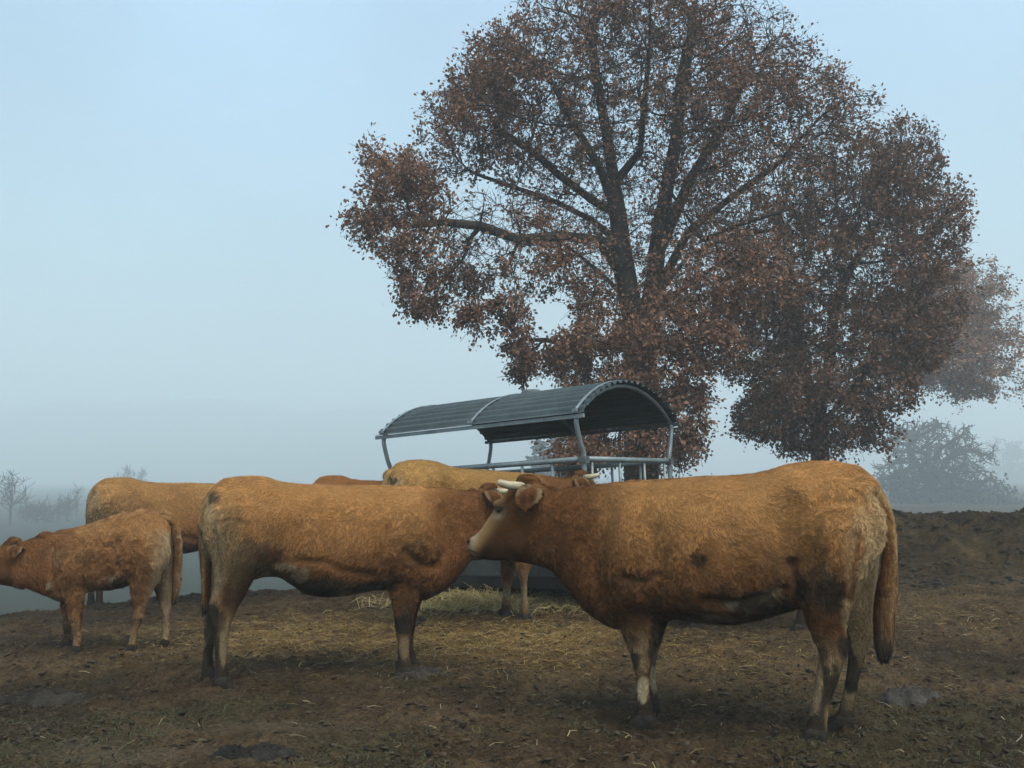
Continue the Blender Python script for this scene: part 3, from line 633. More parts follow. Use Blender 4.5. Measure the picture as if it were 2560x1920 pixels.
MD_T = [(296, 280, 560, .10), (335, 185, 640, .15), (400, 122, 690, .20), (470, 103, 725, .245), (560, 99, 735, .28), (650, 103, 715, .305), (740, 132, 722, .33), (820, 142, 770, .36), (900, 149, 815, .385),
        (1000, 152, 835, .395), (1100, 154, 832, .39), (1200, 154, 818, .37), (1300, 156, 795, .35), (1400, 157, 795, .325), (1500, 160, 830, .30), (1600, 162, 860, .27),
        (1680, 166, 835, .23), (1760, 172, 785, .19), (1840, 180, 700, .155), (1920, 186, 600, .130), (1980, 190, 560, .115)]
MD_L = [(.165, [(690, 270, 300, 290, .11), (695, 400, 289, 400, .135), (680, 550, 305, 540, .14), (610, 680, 326, 680, .125), (548, 780, 330, 780, .095), (497, 865, 305, 865, .072),
                (458, 935, 303, 928, .056), (432, 1010, 323, 1010, .047), (417, 1090, 334, 1085, .040), (412, 1170, 341, 1175, .039), (414, 1230, 338, 1240, .047), (430, 1285, 332, 1290, .052), (440, 1318, 330, 1320, .056)]),
        (-.155, [(640, 280, 320, 310, .10), (640, 420, 300, 430, .125), (610, 560, 300, 560, .13), (540, 690, 300, 690, .115), (470, 790, 295, 790, .085), (415, 870, 275, 865, .064),
                 (378, 940, 264, 930, .052), (355, 1010, 268, 1010, .046), (338, 1090, 268, 1090, .040), (328, 1170, 264, 1170, .039), (328, 1235, 260, 1240, .047), (340, 1290, 256, 1295, .052), (345, 1325, 254, 1328, .055)]),
        (.165, [(1655, 470, 1420, 470, .075), (1660, 600, 1398, 600, .095), (1640, 700, 1395, 705, .095), (1605, 795, 1410, 795, .085), (1578, 870, 1428, 875, .068), (1558, 945, 1440, 950, .056),
                (1549, 1010, 1448, 1012, .049), (1534, 1080, 1460, 1080, .040), (1534, 1150, 1462, 1152, .039), (1550, 1205, 1458, 1210, .046), (1562, 1240, 1455, 1245, .052), (1570, 1268, 1452, 1270, .054)]),
        (-.165, [(1680, 480, 1450, 480, .075), (1690, 610, 1430, 610, .095), (1672, 710, 1430, 715, .095), (1632, 800, 1440, 800, .085), (1600, 870, 1455, 875, .066), (1580, 940, 1470, 945, .052),
                 (1572, 1000, 1480, 1000, .046), (1560, 1060, 1490, 1060, .039), (1562, 1130, 1492, 1130, .038), (1575, 1180, 1492, 1180, .045), (1588, 1212, 1490, 1215, .052), (1595, 1235, 1488, 1238, .054)])]
MD_TAIL = [(440, 104, 440, 150, .034), (385, 118, 405, 165, .033), (330, 160, 358, 200, .032), (282, 215, 322, 250, .030), (252, 290, 294, 315, .029), (240, 380, 283, 390, .029), (245, 480, 292, 488, .031),
           (252, 580, 306, 582, .034), (258, 680, 316, 680, .038), (260, 770, 314, 770, .038), (258, 850, 300, 850, .032), (262, 920, 284, 920, .014)]
CF_T = [(1765, 320, 560, .075), (1715, 205, 690, .115), (1600, 158, 790, .16), (1450, 155, 870, .19), (1300, 178, 935, .21), (1150, 220, 968, .22), (1000, 268, 975, .215), (850, 312, 1010, .195),
        (720, 342, 1075, .175), (600, 362, 1070, .15), (480, 395, 1030, .125), (380, 422, 990, .105), (300, 455, 955, .09), (220, 478, 945, .08)]
CF_L = [(.105, [(1320, 500, 1745, 470, .075), (1325, 640, 1770, 600, .085), (1325, 780, 1725, 720, .085), (1338, 900, 1655, 850, .072), (1362, 1000, 1585, 950, .055), (1385, 1090, 1535, 1050, .045),
                (1388, 1180, 1500, 1140, .040), (1380, 1260, 1470, 1240, .034), (1358, 1360, 1432, 1350, .030), (1338, 1440, 1418, 1440, .030), (1325, 1510, 1415, 1510, .035), (1312, 1560, 1412, 1562, .038)]),
        (-.095, [(1400, 520, 1780, 520, .07), (1430, 660, 1810, 640, .08), (1480, 800, 1825, 760, .08), (1570, 900, 1820, 870, .068), (1620, 1000, 1800, 980, .053), (1655, 1100, 1786, 1080, .045),
                 (1680, 1180, 1776, 1165, .042), (1690, 1260, 1766, 1255, .035), (1688, 1350, 1760, 1345, .031), (1675, 1430, 1755, 1430, .031), (1662, 1490, 1752, 1495, .035), (1652, 1530, 1752, 1535, .038)]),
        (.105, [(560, 650, 880, 650, .055), (580, 800, 890, 800, .068), (620, 920, 890, 920, .068), (665, 1020, 875, 1020, .058), (695, 1110, 860, 1105, .049), (712, 1200, 852, 1200, .043),
                (738, 1290, 848, 1285, .038), (762, 1350, 842, 1350, .032), (765, 1430, 840, 1430, .031), (757, 1500, 845, 1500, .035), (738, 1555, 840, 1555, .039), (725, 1590, 838, 1590, .040)]),
        (-.105, [(520, 660, 830, 660, .055), (540, 810, 840, 810, .066), (575, 930, 830, 930, .064), (615, 1030, 800, 1030, .055), (638, 1110, 785, 1110, .047), (648, 1200, 770, 1200, .042),
                 (660, 1280, 760, 1280, .037), (665, 1340, 745, 1340, .032), (660, 1420, 738, 1420, .031), (648, 1480, 738, 1480, .035), (635, 1530, 738, 1530, .039), (628, 1560, 736, 1560, .040)])]
CF_TAIL = [(1690, 165, 1690, 225, .026), (1760, 185, 1735, 235, .025), (1815, 235, 1770, 275, .024), (1855, 320, 1798, 345, .023), (1878, 430, 1808, 445, .024), (1888, 560, 1802, 565, .026), (1885, 690, 1795, 690, .028),
           (1878, 810, 1795, 810, .028), (1865, 920, 1795, 920, .026), (1838, 1020, 1790, 1020, .020), (1800, 1090, 1780, 1090, .009)]

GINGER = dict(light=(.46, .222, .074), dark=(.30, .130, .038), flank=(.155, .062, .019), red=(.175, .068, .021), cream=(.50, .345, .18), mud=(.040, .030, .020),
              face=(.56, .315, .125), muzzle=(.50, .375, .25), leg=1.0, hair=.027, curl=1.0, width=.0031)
HIDE = .74
def skin(**k): d = dict(GINGER); d.update(k); return d

def build_cattle():
    # near cow, facing left
    pl = Plane(1.315, 5.27, math.pi - math.radians(19), 1, (1100, 1100), 1.8433)
    T, L, Tl = convert(pl, FR_T, FR_L, FR_TAIL); L = ground_legs(L)
    sp = lambda zx, zy: pl(zx, zy, .2)[[0, 2]]
    spots = [(*sp(1203, 530), .046, .046, (.045, .022, .012), .9), (*sp(1335, 665), .06, .04, (.06, .03, .015), .6), (*sp(1790, 690), .07, .10, (.05, .032, .02), .75),
             (*sp(1720, 650), .10, .12, (.075, .05, .03), .5), (*sp(1560, 600), .12, .10, (.10, .05, .022), .5), (*sp(930, 640), .10, .08, (.075, .034, .016), .55),
             (*sp(1480, 740), .20, .07, (.055, .045, .03), .75), (*sp(1350, 745), .04, .022, (.36, .25, .14), .5), (*sp(1520, 680), .07, .02, (.40, .29, .17), .6), (*sp(1250, 800), .06, .025, (.33, .23, .13), .5),
             (*sp(890, 1000), .045, .075, (.040, .029, .019), .8), (*sp(985, 1010), .035, .26, (.04, .028, .018), .8), (*sp(1862, 945), .04, .06, (.03, .022, .015), .9), (*sp(1822, 1120), .022, .13, (.040, .030, .020), .8), (*sp(1900, 1120), .055, .13, (.034, .027, .019), .85), (*sp(1770, 985), .03, .07, (.06, .035, .02), .7),
             (*sp(1730, 1090), .034, .19, (.42, .285, .155), .8), (*sp(1700, 1240), .04, .05, (.38, .26, .15), .6), (*sp(1870, 800), .03, .10, (.42, .30, .17), .5),
             (*sp(935, 1150), .034, .085, (.58, .44, .26), .95)]
    pv = pl(430, 240)
    def fl(plane, *rows): return [([plane(x, y, .2)[[0, 2]] for x, y in pts], w_, a_) for pts, w_, a_ in rows]
    folds = fl(pl, ([(1000, 420), (1035, 620), (985, 810)], .055, -.017), ([(770, 320), (705, 520), (745, 740)], .055, -.014), ([(880, 330), (850, 560), (870, 700)], .085, .022), ([(1560, 380), (1620, 520)], .10, -.020),
               ([(1640, 225), (1690, 250)], .06, .024), ([(1632, 560), (1660, 760)], .028, -.028), ([(1770, 420), (1810, 620)], .11, .022), ([(1925, 430), (1880, 720)], .028, -.016), ([(1960, 215), (1965, 225)], .04, .016),
               ([(625, 320), (590, 560)], .022, -.004), ([(680, 300), (640, 640)], .022, -.005), ([(1230, 720), (1400, 740), (1580, 680)], .03, -.018), ([(870, 620), (960, 640), (1010, 600)], .025, -.014),
               ([(1180, 420), (1220, 640)], .03, -.005), ([(1330, 400), (1380, 650)], .035, -.005))
    folds = [(p_, w_, a_ * 1.5) for p_, w_, a_ in folds]
    gx = lambda zx: pl(zx, 400)[0]
    bl = [(pl(905, 560, .20), np.array([.20, .10, .30])), (pl(880, 690, .19), np.array([.13, .09, .13])), (pl(1840, 400, .17), np.array([.24, .09, .26])), (pl(1840, 400, -.17), np.array([.24, .09, .26])),
          (pl(905, 560, -.20), np.array([.20, .10, .30])), (pl(1960, 215, .10), np.array([.07, .06, .06])),
          (pl(1960, 215, -.10), np.array([.07, .06, .06]))]
    FRONT = (T, L, Tl)
    make_cow('cow', 'ginger cow with pale horns standing side-on, head turned in profile, dark spot on its flank', 'cow', 'ginger cows in the yard', (1.315, 5.27), pl.ang, FRONT,
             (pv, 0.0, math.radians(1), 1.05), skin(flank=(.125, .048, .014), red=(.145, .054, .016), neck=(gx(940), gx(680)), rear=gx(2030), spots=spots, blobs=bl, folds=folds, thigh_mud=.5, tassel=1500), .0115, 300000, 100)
    FP = dict(folds=folds, neck=(gx(900), gx(640)), rear=gx(2030))
    # cow in the middle, facing right
    pm = Plane(-1.12, 6.62, math.radians(15), -1, (400, 1150), 2.458)
    T, L, Tl = convert(pm, MD_T, MD_L, MD_TAIL); L = ground_legs(L); MIDDLE = (T, L, Tl)
    gm = lambda zx: pm(zx, 400)[0]; sq = lambda zx, zy: pm(zx, zy, .2)[[0, 2]]
    spots = [(*sq(335, 225), .05, .05, (.07, .055, .04), .7), (*sq(455, 370), .13, .02, (.08, .05, .028), .6), (*sq(560, 600), .16, .16, (.075, .055, .032), .7), (*sq(400, 600), .14, .26, (.16, .105, .05), .55),
             (*sq(440, 400), .10, .16, (.20, .13, .06), .4), (*sq(960, 770), .22, .09, (.04, .033, .024), .85), (*sq(1330, 770), .16, .05, (.045, .035, .024), .7), (*sq(870, 690), .06, .06, (.42, .31, .18), .5),
             (*sq(770, 640), .10, .03, (.45, .34, .20), .6), (*sq(1560, 580), .12, .10, (.13, .065, .03), .5), (*sq(1500, 1005), .09, .08, (.035, .027, .019), .9), (*sq(395, 1120), .03, .16, (.40, .28, .16), .8), (*sq(1500, 1150), .045, .08, (.36, .25, .15), .75), (*sq(325, 950), .045, .10, (.025, .019, .013), .9), (*sq(300, 1100), .05, .22, (.03, .023, .016), .85), (*sq(370, 985), .05, .08, (.07, .042, .024), .7), (*sq(1100, 740), .10, .04, (.16, .10, .055), .5)]
    b2 = [(pm(1530, 520, .20), np.array([.20, .10, .28])), (pm(1530, 520, -.2), np.array([.20, .10, .28])), (pm(1540, 690, .19), np.array([.13, .09, .12])), (pm(480, 420, .17), np.array([.24, .09, .26])),
          (pm(480, 420, -.17), np.array([.24, .09, .26])), (pm(365, 230, .10), np.array([.07, .06, .06]))]
    pvm = pm(1995, 150)
    fm = fl(pm, ([(1400, 420), (1375, 600), (1412, 790)], .045, -.020), ([(1745, 300), (1765, 540), (1690, 650)], .035, -.024), ([(1500, 560), (1600, 640), (1700, 640)], .03, -.028), ([(1570, 330), (1600, 520)], .085, .022),
            ([(820, 400), (770, 540), (690, 640)], .06, -.028), ([(640, 170), (690, 190)], .06, .022), ([(540, 400), (500, 580)], .11, .022), ([(400, 370), (455, 352), (515, 375)], .014, -.010), ([(330, 430), (370, 700)], .028, -.014),
            ([(850, 600), (1000, 605), (1120, 660), (1300, 690)], .028, -.016), ([(1860, 280), (1820, 520)], .022, -.005), ([(350, 225), (352, 235)], .04, .014), ([(1260, 380), (1230, 560)], .03, -.005), ([(1100, 380), (1060, 580)], .035, -.005))
    MP = dict(folds=fm, neck=(gm(1560), gm(1900)), rear=gm(290))
    make_cow('cow', 'ginger cow with mud on its thigh, head hidden behind the cow with pale horns', 'cow', 'ginger cows in the yard', (-1.12, 6.62), pm.ang, MIDDLE,
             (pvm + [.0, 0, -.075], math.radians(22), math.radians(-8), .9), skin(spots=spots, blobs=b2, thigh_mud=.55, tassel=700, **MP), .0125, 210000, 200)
    # calf, facing left
    pc = Plane(-3.27, 7.45, math.pi + math.radians(8), 1, (0, 1240), 4.148)
    T, L, Tl = convert(pc, CF_T, CF_L, CF_TAIL); L = ground_legs(L)
    gc = lambda zx: pc(zx, 600)[0]; sc_ = lambda zx, zy: pc(zx, zy, .12)[[0, 2]]
    spots = [(*sc_(500, 900), .035, .03, (.5, .38, .25), .7), (*sc_(580, 620), .07, .10, (.34, .18, .08), .5), (*sc_(1000, 640), .14, .06, (.13, .055, .022), .5), (*sc_(1220, 880), .10, .05, (.06, .05, .038), .7),
             (*sc_(1180, 840), .06, .03, (.42, .32, .2), .6), (*sc_(700, 470), .12, .08, (.17, .06, .022), .5), (*sc_(1250, 660), .05, .04, (.09, .045, .025), .6)]
    bc = [(pc(720, 720, .12), np.array([.12, .06, .17])), (pc(720, 720, -.12), np.array([.12, .06, .17])), (pc(1560, 520, .10), np.array([.15, .06, .17])), (pc(1560, 520, -.1), np.array([.15, .06, .17])), (pc(470, 410, 0), np.array([.06, .06, .03]))]
    fc = fl(pc, ([(830, 480), (850, 700), (840, 940)], .022, -.016), ([(500, 520), (480, 700), (560, 980)], .025, -.014), ([(660, 500), (690, 800)], .06, .014), ([(1230, 480), (1200, 640), (1300, 860)], .03, -.020), ([(1480, 480), (1520, 700)], .08, .014),
            ([(1330, 700), (1350, 900)], .02, -.014), ([(880, 520), (1180, 520)], .02, -.010), ([(1000, 480), (980, 800)], .02, -.004))
    make_cow('calf', 'shaggy red-brown calf standing at the edge of the yard', 'calf', None, (-3.27, 7.45), pc.ang, (T, L, Tl),
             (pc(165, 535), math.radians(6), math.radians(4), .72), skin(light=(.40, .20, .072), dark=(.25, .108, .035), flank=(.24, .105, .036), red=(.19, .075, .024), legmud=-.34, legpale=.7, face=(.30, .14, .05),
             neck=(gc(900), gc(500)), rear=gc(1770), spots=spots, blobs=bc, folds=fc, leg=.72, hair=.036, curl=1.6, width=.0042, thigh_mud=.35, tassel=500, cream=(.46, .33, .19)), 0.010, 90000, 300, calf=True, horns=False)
    # cows farther back
    make_cow('cow', 'golden cow standing behind the calf, only its hind part showing', 'cow', 'ginger cows in the yard', (-3.55, 10.25), math.radians(21), MIDDLE,
             (pvm + [-.05, 0, -.55], 0, math.radians(-50), .95), skin(light=(.44, .225, .078), dark=(.31, .145, .046), flank=(.22, .09, .028), spots=[(*sq(400, 520), .2, .2, (.13, .09, .05), .6), (*sq(620, 330), .22, .14, (.18, .10, .045), .35)],
             blobs=b2, tassel=300, hair=.028, width=.005, **MP), .016, 70000, 410, zlift=-.02)
    make_cow('cow', 'pale golden cow by the feeder, seen over others, one white horn showing', 'cow', 'ginger cows in the yard', (-.49, 8.87), math.radians(27), FRONT,
             (pv + [0, 0, -.01], math.radians(-8), math.radians(2), 1.0), skin(light=(.48, .265, .085), dark=(.37, .185, .055), flank=(.26, .115, .035), legpale=1.1, legmud=-.22, blobs=bl, tassel=300, hair=.032, width=.005, **FP), .015, 85000, 420, scale=1.04)
    make_cow('cow', 'reddish cow of which only the rump shows behind the pale golden cow', 'cow', 'ginger cows in the yard', (-1.55, 11.3), math.radians(42), MIDDLE,
             (pvm + [-.05, 0, -.55], 0, math.radians(-50), .95), skin(light=(.33, .135, .042), dark=(.24, .085, .026), blobs=b2, tassel=200, hair=.026, width=.007, **MP), .020, 26000, 430)
    make_cow('cow', 'pale golden cow whose back just shows over the back of the near cow', 'cow', 'ginger cows in the yard', (2.25, 8.6), math.radians(168), FRONT,
             (pv + [.02, 0, -.5], 0, math.radians(-50), .95), skin(light=(.47, .275, .105), dark=(.36, .19, .065), blobs=bl, tassel=100, hair=.032, width=.005, **FP), .020, 16000, 440, scale=.985)
    make_cow('cow', 'red cow, a sliver of its rump above the loins of the near cow', 'cow', 'ginger cows in the yard', (2.75, 10.6), math.radians(160), FRONT,
             (pv + [.02, 0, -.5], 0, math.radians(-50), .95), skin(light=(.30, .12, .04), dark=(.22, .08, .026), blobs=bl, tassel=100, hair=.032, width=.005, **FP), .022, 12000, 450, scale=.96)
    return FRONT, MIDDLE

# ------------------------------------------------------------------ hay feeder with a corrugated roof
def build_feeder():
    yaw, pit = -0.654, 0.053; EV, L, W, RISE = 1.946, 2.913, 2.118, .40
    ex = np.array([math.cos(yaw) * math.cos(pit), math.sin(yaw) * math.cos(pit), math.sin(pit)]); ey = np.array([-math.sin(yaw), math.cos(yaw), 0]); ez = np.cross(ex, ey)
    o = np.array([.18, 11.128, EV]) - ez * EV
    R = empty('hay_feeder', (0, 0, 0)); R.matrix_world = Matrix(((ex[0], ey[0], ez[0], o[0]), (ex[1], ey[1], ez[1], o[1]), (ex[2], ey[2], ez[2], o[2]), (0, 0, 0, 1)))
    tag(R, 'grey metal hay feeder with an arched corrugated roof on bent posts', 'hay feeder')
    M_ROOF = mat('galvanised_roof', color=(.062, .077, .076), rough=.55, metal=.35, spec=.4, noise=[(2.2, .72, 1.2), (14, .85, 1.12)], bump=[(40, .15, .004)])
    M_TUBE = mat('galvanised_tube', color=(.20, .235, .24), rough=.5, metal=.35, spec=.45, noise=[(5, .75, 1.2), (40, .85, 1.1)])
    M_PAN = mat('galvanised_sheet', color=(.075, .082, .076), rough=.6, metal=.3, noise=[(4, .6, 1.25), (20, .8, 1.15)])
    M_BEAM = mat('dark_steel', color=(.022, .021, .018), rough=.85, spec=.1, noise=[(9, .6, 1.3)])  # much darker than the other feeder steel
    M_DARK = mat('old_steel', color=(.10, .11, .11), rough=.7, metal=.2, noise=[(9, .6, 1.3)])
    rad = (W * W / 4 + RISE ** 2) / (2 * RISE); half = math.asin(W / 2 / rad); cz = EV + RISE - rad
    def arc(a, r=0.0): return np.array([0, (rad + r) * math.sin(a), cz + (rad + r) * math.cos(a)])
    NR, S = 19, 8; n = NR * S + 1; tt = np.linspace(-half * 1.02, half * 1.02, n)
    for x0, x1, dz in ((-L / 2 - .03, .03, 0.0), (-.03, L / 2 + .03, .004)):
        V = []; xs = np.linspace(x0, x1, 7)
        for side in (0, 1):
            for x in xs:
                for k, a in enumerate(tt): V.append(arc(a, 0.017 * math.cos(2 * math.pi * k / S) + dz - .003 * side) + [x, 0, 0])
        m = len(xs); Fs = []
        for side in (0, 1):
            for i in range(m - 1):
                for k in range(n - 1):
                    b = side * m * n; q = (b + i * n + k, b + (i + 1) * n + k, b + (i + 1) * n + k + 1, b + i * n + k + 1); Fs.append(q if side == 0 else q[::-1])
        for k in range(n - 1):
            Fs.append((k + 1, k, m * n + k, m * n + k + 1)); b = (m - 1) * n; Fs.append((b + k, b + k + 1, m * n + b + k + 1, m * n + b + k))
        mesh_obj('roof_sheet', V, Fs, M_ROOF, R, False)
    for x in (-L / 2 + .05, 0, L / 2 - .05):           # arched straps that hold the sheets down
        mb = MB(); A = []
        for a in np.linspace(-half * 1.0, half * 1.0, 25):
            for r, dx in ((.020, -.019), (.020, .019), (.026, .019), (.026, -.019)): A.append(arc(a, r) + [x + dx, 0, 0])
        Fs = [(i * 4 + j, i * 4 + (j + 1) % 4, (i + 1) * 4 + (j + 1) % 4, (i + 1) * 4 + j) for i in range(24) for j in range(4)] + [(0, 3, 2, 1), (96, 97, 98, 99)]
        mb.add(A, Fs)
        for a in (-half * .985, half * .985): mb.box(arc(a, .03) + [x, 0, 0], .05, .035, .03)
        mb.build('roof_strap', M_TUBE, R)
        mb = MB(); mb.tube([arc(a, -.038) + [x, 0, 0] for a in np.linspace(-half * .99, half * .99, 11)], .021, 10); mb.build('roof_hoop', M_TUBE, R, True)
    for s in (-1, 1):
        mb = MB(); mb.box((0, s * (W / 2 - .004), EV - .030), L + .10, .030, .040); mb.build('eave_bar', M_DARK if s > 0 else M_TUBE, R)
    mb = MB(); th = np.linspace(0, math.pi / 2, 6); mb.tube([(0.02, .10, EV + RISE + .0), (0.02, .10, EV + RISE + .05), (.02, .10, EV + RISE + .075), (.02, .10, EV + RISE + .085)], [.13, .13, .10, .02], 18); mb.build('roof_cap', M_DARK, R, True)
    px, py = L / 2 - .06, .93
    for sx in (-1, 1):
        for sy in (-1, 1):
            mb = MB(); pts = catmull([(sx * px, sy * (W / 2 - .03), EV - .03), (sx * px, sy * (W / 2 - .025), EV - .10), (sx * px, sy * (W / 2 - .05), EV - .20), (sx * px, sy * (py + .04), EV - .32), (sx * px, sy * py, EV - .42),
                                       (sx * px, sy * py, EV - .60), (sx * px, sy * py, 1.0), (sx * px, sy * py, .12)], 4)
            mb.tube(pts, .026, 12); p = mb.build('post', M_TUBE, R, True)
            m2 = MB(); m2.box((sx * px, sy * py, 1.47), .085, .085, .07); m2.build('bracket', M_DARK, p)
    rz = 1.48
    for sy in (-1, 1):
        mb = MB(); mb.tube([(-px + .043, sy * py, rz), (px - .043, sy * py, rz)], .030, 12); mb.build('top_rail', M_TUBE, R, True)
        mb = MB(); mb.tube([(-px + .032, sy * py, .86), (px - .032, sy * py, .86)], .021, 10); mb.build('lower_rail', M_TUBE, R, True)
        for x in np.linspace(-px, px, 8)[1:-1]:
            mb = MB(); mb.tube([(x, sy * py, rz - .02), (x, sy * py, .86)], .0165, 8); mb.build('bar', M_TUBE, R, True)
        mb = MB(); mb.box((0, sy * py, .56), 2 * px - .07, .012, .56); mb.build('side_panel', M_PAN, R)
        mb = MB(); mb.box((0, sy * (py + .0), .215), 2 * px - .07, .08, .12); mb.build('floor_beam', M_BEAM, R)
    for sx in (-1, 1):
        mb = MB(); mb.tube([(sx * px, -py + .043, rz), (sx * px, py - .043, rz)], .030, 12); mb.build('top_rail', M_TUBE, R, True)
        mb = MB(); mb.tube([(sx * px, -py + .032, .86), (sx * px, py - .032, .86)], .021, 10); mb.build('lower_rail', M_TUBE, R, True)
        for y in (-.78, -.22, .32, .80):
            mb = MB(); mb.tube([(sx * px, y, rz - .02), (sx * px, y, .86)], .0165, 8); mb.build('bar', M_TUBE, R, True)
        mb = MB(); mb.box((sx * px, 0, .56), .012, 2 * py - .07, .56); mb.build('end_panel', M_PAN, R)
    mb = MB(); mb.box((0, 0, .29), 2 * px - .1, 2 * py - .1, .02); mb.build('tray_floor', M_DARK, R)
    # hay pulled out on to the ground beside the feeder
    rng = np.random.default_rng(5); n = 6000
    u = rng.normal(0, 1, (n, 2)); cx, cy = np.where(rng.uniform(0, 1, n) < .5, -.52, .25), np.where(rng.uniform(0, 1, n) < .5, 10.05, 9.85)
    x = cx + u[:, 0] * .42; y = cy + u[:, 1] * .16 - .0
    k = rng.uniform(0, 1, n) < .22; x[k] = rng.uniform(-1.2, 1.6, k.sum()); y[k] = 9.75 + .25 * rng.normal(0, 1, k.sum())
    top = .09 * np.exp(-((x + .55) / .33) ** 2) + .05 * np.exp(-((x - .25) / .5) ** 2); z = gh(x, y) + top * np.exp(-((y - 10.0) / .3) ** 2) * rng.uniform(0, 1, n)
    c = mix([.44, .35, .15], [.28, .205, .082], rng.uniform(0, 1, (n, 1))) * rng.uniform(.6, 1.2, (n, 1))
    V, q, C = strands_on_ground(rng, x, y, rng.uniform(.08, .26, n), rng.uniform(.003, .006, n), .35, c, z)
    tag(fast_mesh('hay', V, q, np.full(len(q) // 4, 4), mat('hay', attr='col', rough=.7), attrs={'col': ('FLOAT_COLOR', C)}), 'pale hay heaped on the ground at the foot of the feeder', 'hay', kind='stuff')

# ------------------------------------------------------------------ trees
def colonize(rng, pts, seeds, parents, step, infl, kill, iters=220, up=.06):
    """space colonisation: branches grow towards the points until none is left; returns nodes and each node's parent"""
    nodes = [np.array(p, float) for p in seeds]; par = list(parents)
    A = np.array(pts); near = np.full(len(A), -1); nd = np.full(len(A), 1e9)
    def upd(i0):
        nonlocal near, nd
        for c0 in range(i0, len(nodes), 150):
            N = np.array(nodes[c0:c0 + 150])
            if not len(A): return
            D = ((A[:, None] - N[None]) ** 2).sum(2); j = D.argmin(1); d = np.sqrt(D[np.arange(len(A)), j]); k = d < nd
            near[k] = j[k] + c0; nd[k] = d[k]
    upd(0)
    for it in range(iters):
        if not len(A): break
        k = nd < infl
        if not k.any(): k = nd <= nd.min() + 1e-6
        new = {}
        V = A[k] - np.array(nodes)[near[k]]; V /= np.linalg.norm(V, axis=1)[:, None] + 1e-9
        S = np.zeros((len(nodes), 3)); np.add.at(S, near[k], V)
        i0 = len(nodes)
        for i in np.unique(near[k]):
            d = S[i]; l = np.linalg.norm(d)
            if l < 1e-3: continue
            d = d / l + np.array([0, 0, up]) + rng.normal(0, .16, 3)
            if par[i] >= 0:
                pdv = nodes[i] - nodes[par[i]]; d = d + .35 * pdv / (np.linalg.norm(pdv) + 1e-9)
            nodes.append(nodes[i] + d / np.linalg.norm(d) * step); par.append(int(i))
        upd(i0)
        keep = nd > kill; A, near, nd = A[keep], near[keep], nd[keep]
        if len(nodes) == i0: break
    return np.array(nodes), np.array(par)
def limb_mesh(N, par, r, sides_big=9, rmin_big=.05):
    """tapered tubes for every branch, as arrays; thick limbs get more sides"""
    V, Lp, Ct, off = [np.zeros((0, 3))], [np.zeros(0, int)], [np.zeros(0, int)], 0
    idx = np.where(par >= 0)[0]; D = N[idx] - N[par[idx]]; D /= np.linalg.norm(D, axis=1)[:, None] + 1e-9
    dirs = np.zeros_like(N); dirs[idx] = D
    for sel, n in ((r[idx] >= rmin_big, sides_big), (r[idx] < rmin_big, 4)):
        c = idx[sel]
        if not len(c): continue
        p = par[c]; d1 = dirs[c]; d0 = np.where((np.linalg.norm(dirs[p], axis=1) > .5)[:, None], dirs[p], d1)
        r1, r0 = r[c], np.minimum(r[p], r[c] * 1.5)
        a = np.arange(n) * 2 * math.pi / n; ring = []
        for P, d, rr in ((N[p], d0, r0), (N[c], d1, r1)):
            ref = np.where((np.abs(d1[:, 2]) > .9)[:, None], [1.0, 0, 0], [0, 0, 1.0]); x = np.cross(ref, d); x /= np.linalg.norm(x, axis=1)[:, None] + 1e-9; y = np.cross(d, x)
            ring.append(P[:, None] + rr[:, None, None] * (np.cos(a)[None, :, None] * x[:, None] + np.sin(a)[None, :, None] * y[:, None]))
        vv = np.concatenate(ring, 1); m = len(c); b = off + np.arange(m)[:, None, None] * 2 * n
        q = np.array([[j, (j + 1) % n, n + (j + 1) % n, n + j] for j in range(n)])
        V.append(vv.reshape(-1, 3)); Lp.append((b + q[None]).ravel()); Ct.append(np.full(m * n, 4)); off += m * 2 * n
    return np.concatenate(V), np.concatenate(Lp), np.concatenate(Ct)
def pipe_radius(par, tip, expo=2.4, cap=1e9):
    n = len(par); a = np.zeros(n); kids = np.zeros(n, int)
    for i in range(n - 1, -1, -1):
        if kids[i] == 0: a[i] = tip ** expo
        if par[i] >= 0: a[par[i]] += a[i]; kids[par[i]] += 1
    return np.minimum(a ** (1 / expo), cap), kids

def leaves(rng, C, D, size, col_a, col_b, droop=.25):
    n = len(C); d = D + rng.normal(0, .55, (n, 3)); d[:, 2] -= droop; d /= np.linalg.norm(d, axis=1)[:, None] + 1e-9
    s = np.cross(d, rng.normal(0, 1, (n, 3))); s /= np.linalg.norm(s, axis=1)[:, None] + 1e-9; nn = np.cross(d, s)
    L = size * rng.uniform(.65, 1.3, n); W = L * rng.uniform(.26, .42, n); cu = rng.uniform(-.25, .3, n)
    f = lambda t, w_, z: C + d * (L * t)[:, None] + s * (W * w_)[:, None] + nn * (L * cu * z)[:, None]
    V = np.stack([f(0, 0, 0), f(.38, .8, .5), f(.68, 1.0, .35), f(1, 0, -.2), f(.68, -1.0, .35), f(.38, -.8, .5)], 1)
    q = np.arange(n)[:, None] * 6; lp = np.concatenate([q + [0, 1, 2, 3], q + [0, 3, 4, 5]], 1).ravel()
    c = mix(col_a, col_b, rng.uniform(0, 1, (n, 1)) ** 1.3) * rng.uniform(.7, 1.3, (n, 1))
    return V.reshape(-1, 3), lp, np.full(2 * n, 4), np.repeat(c, 6, 0)

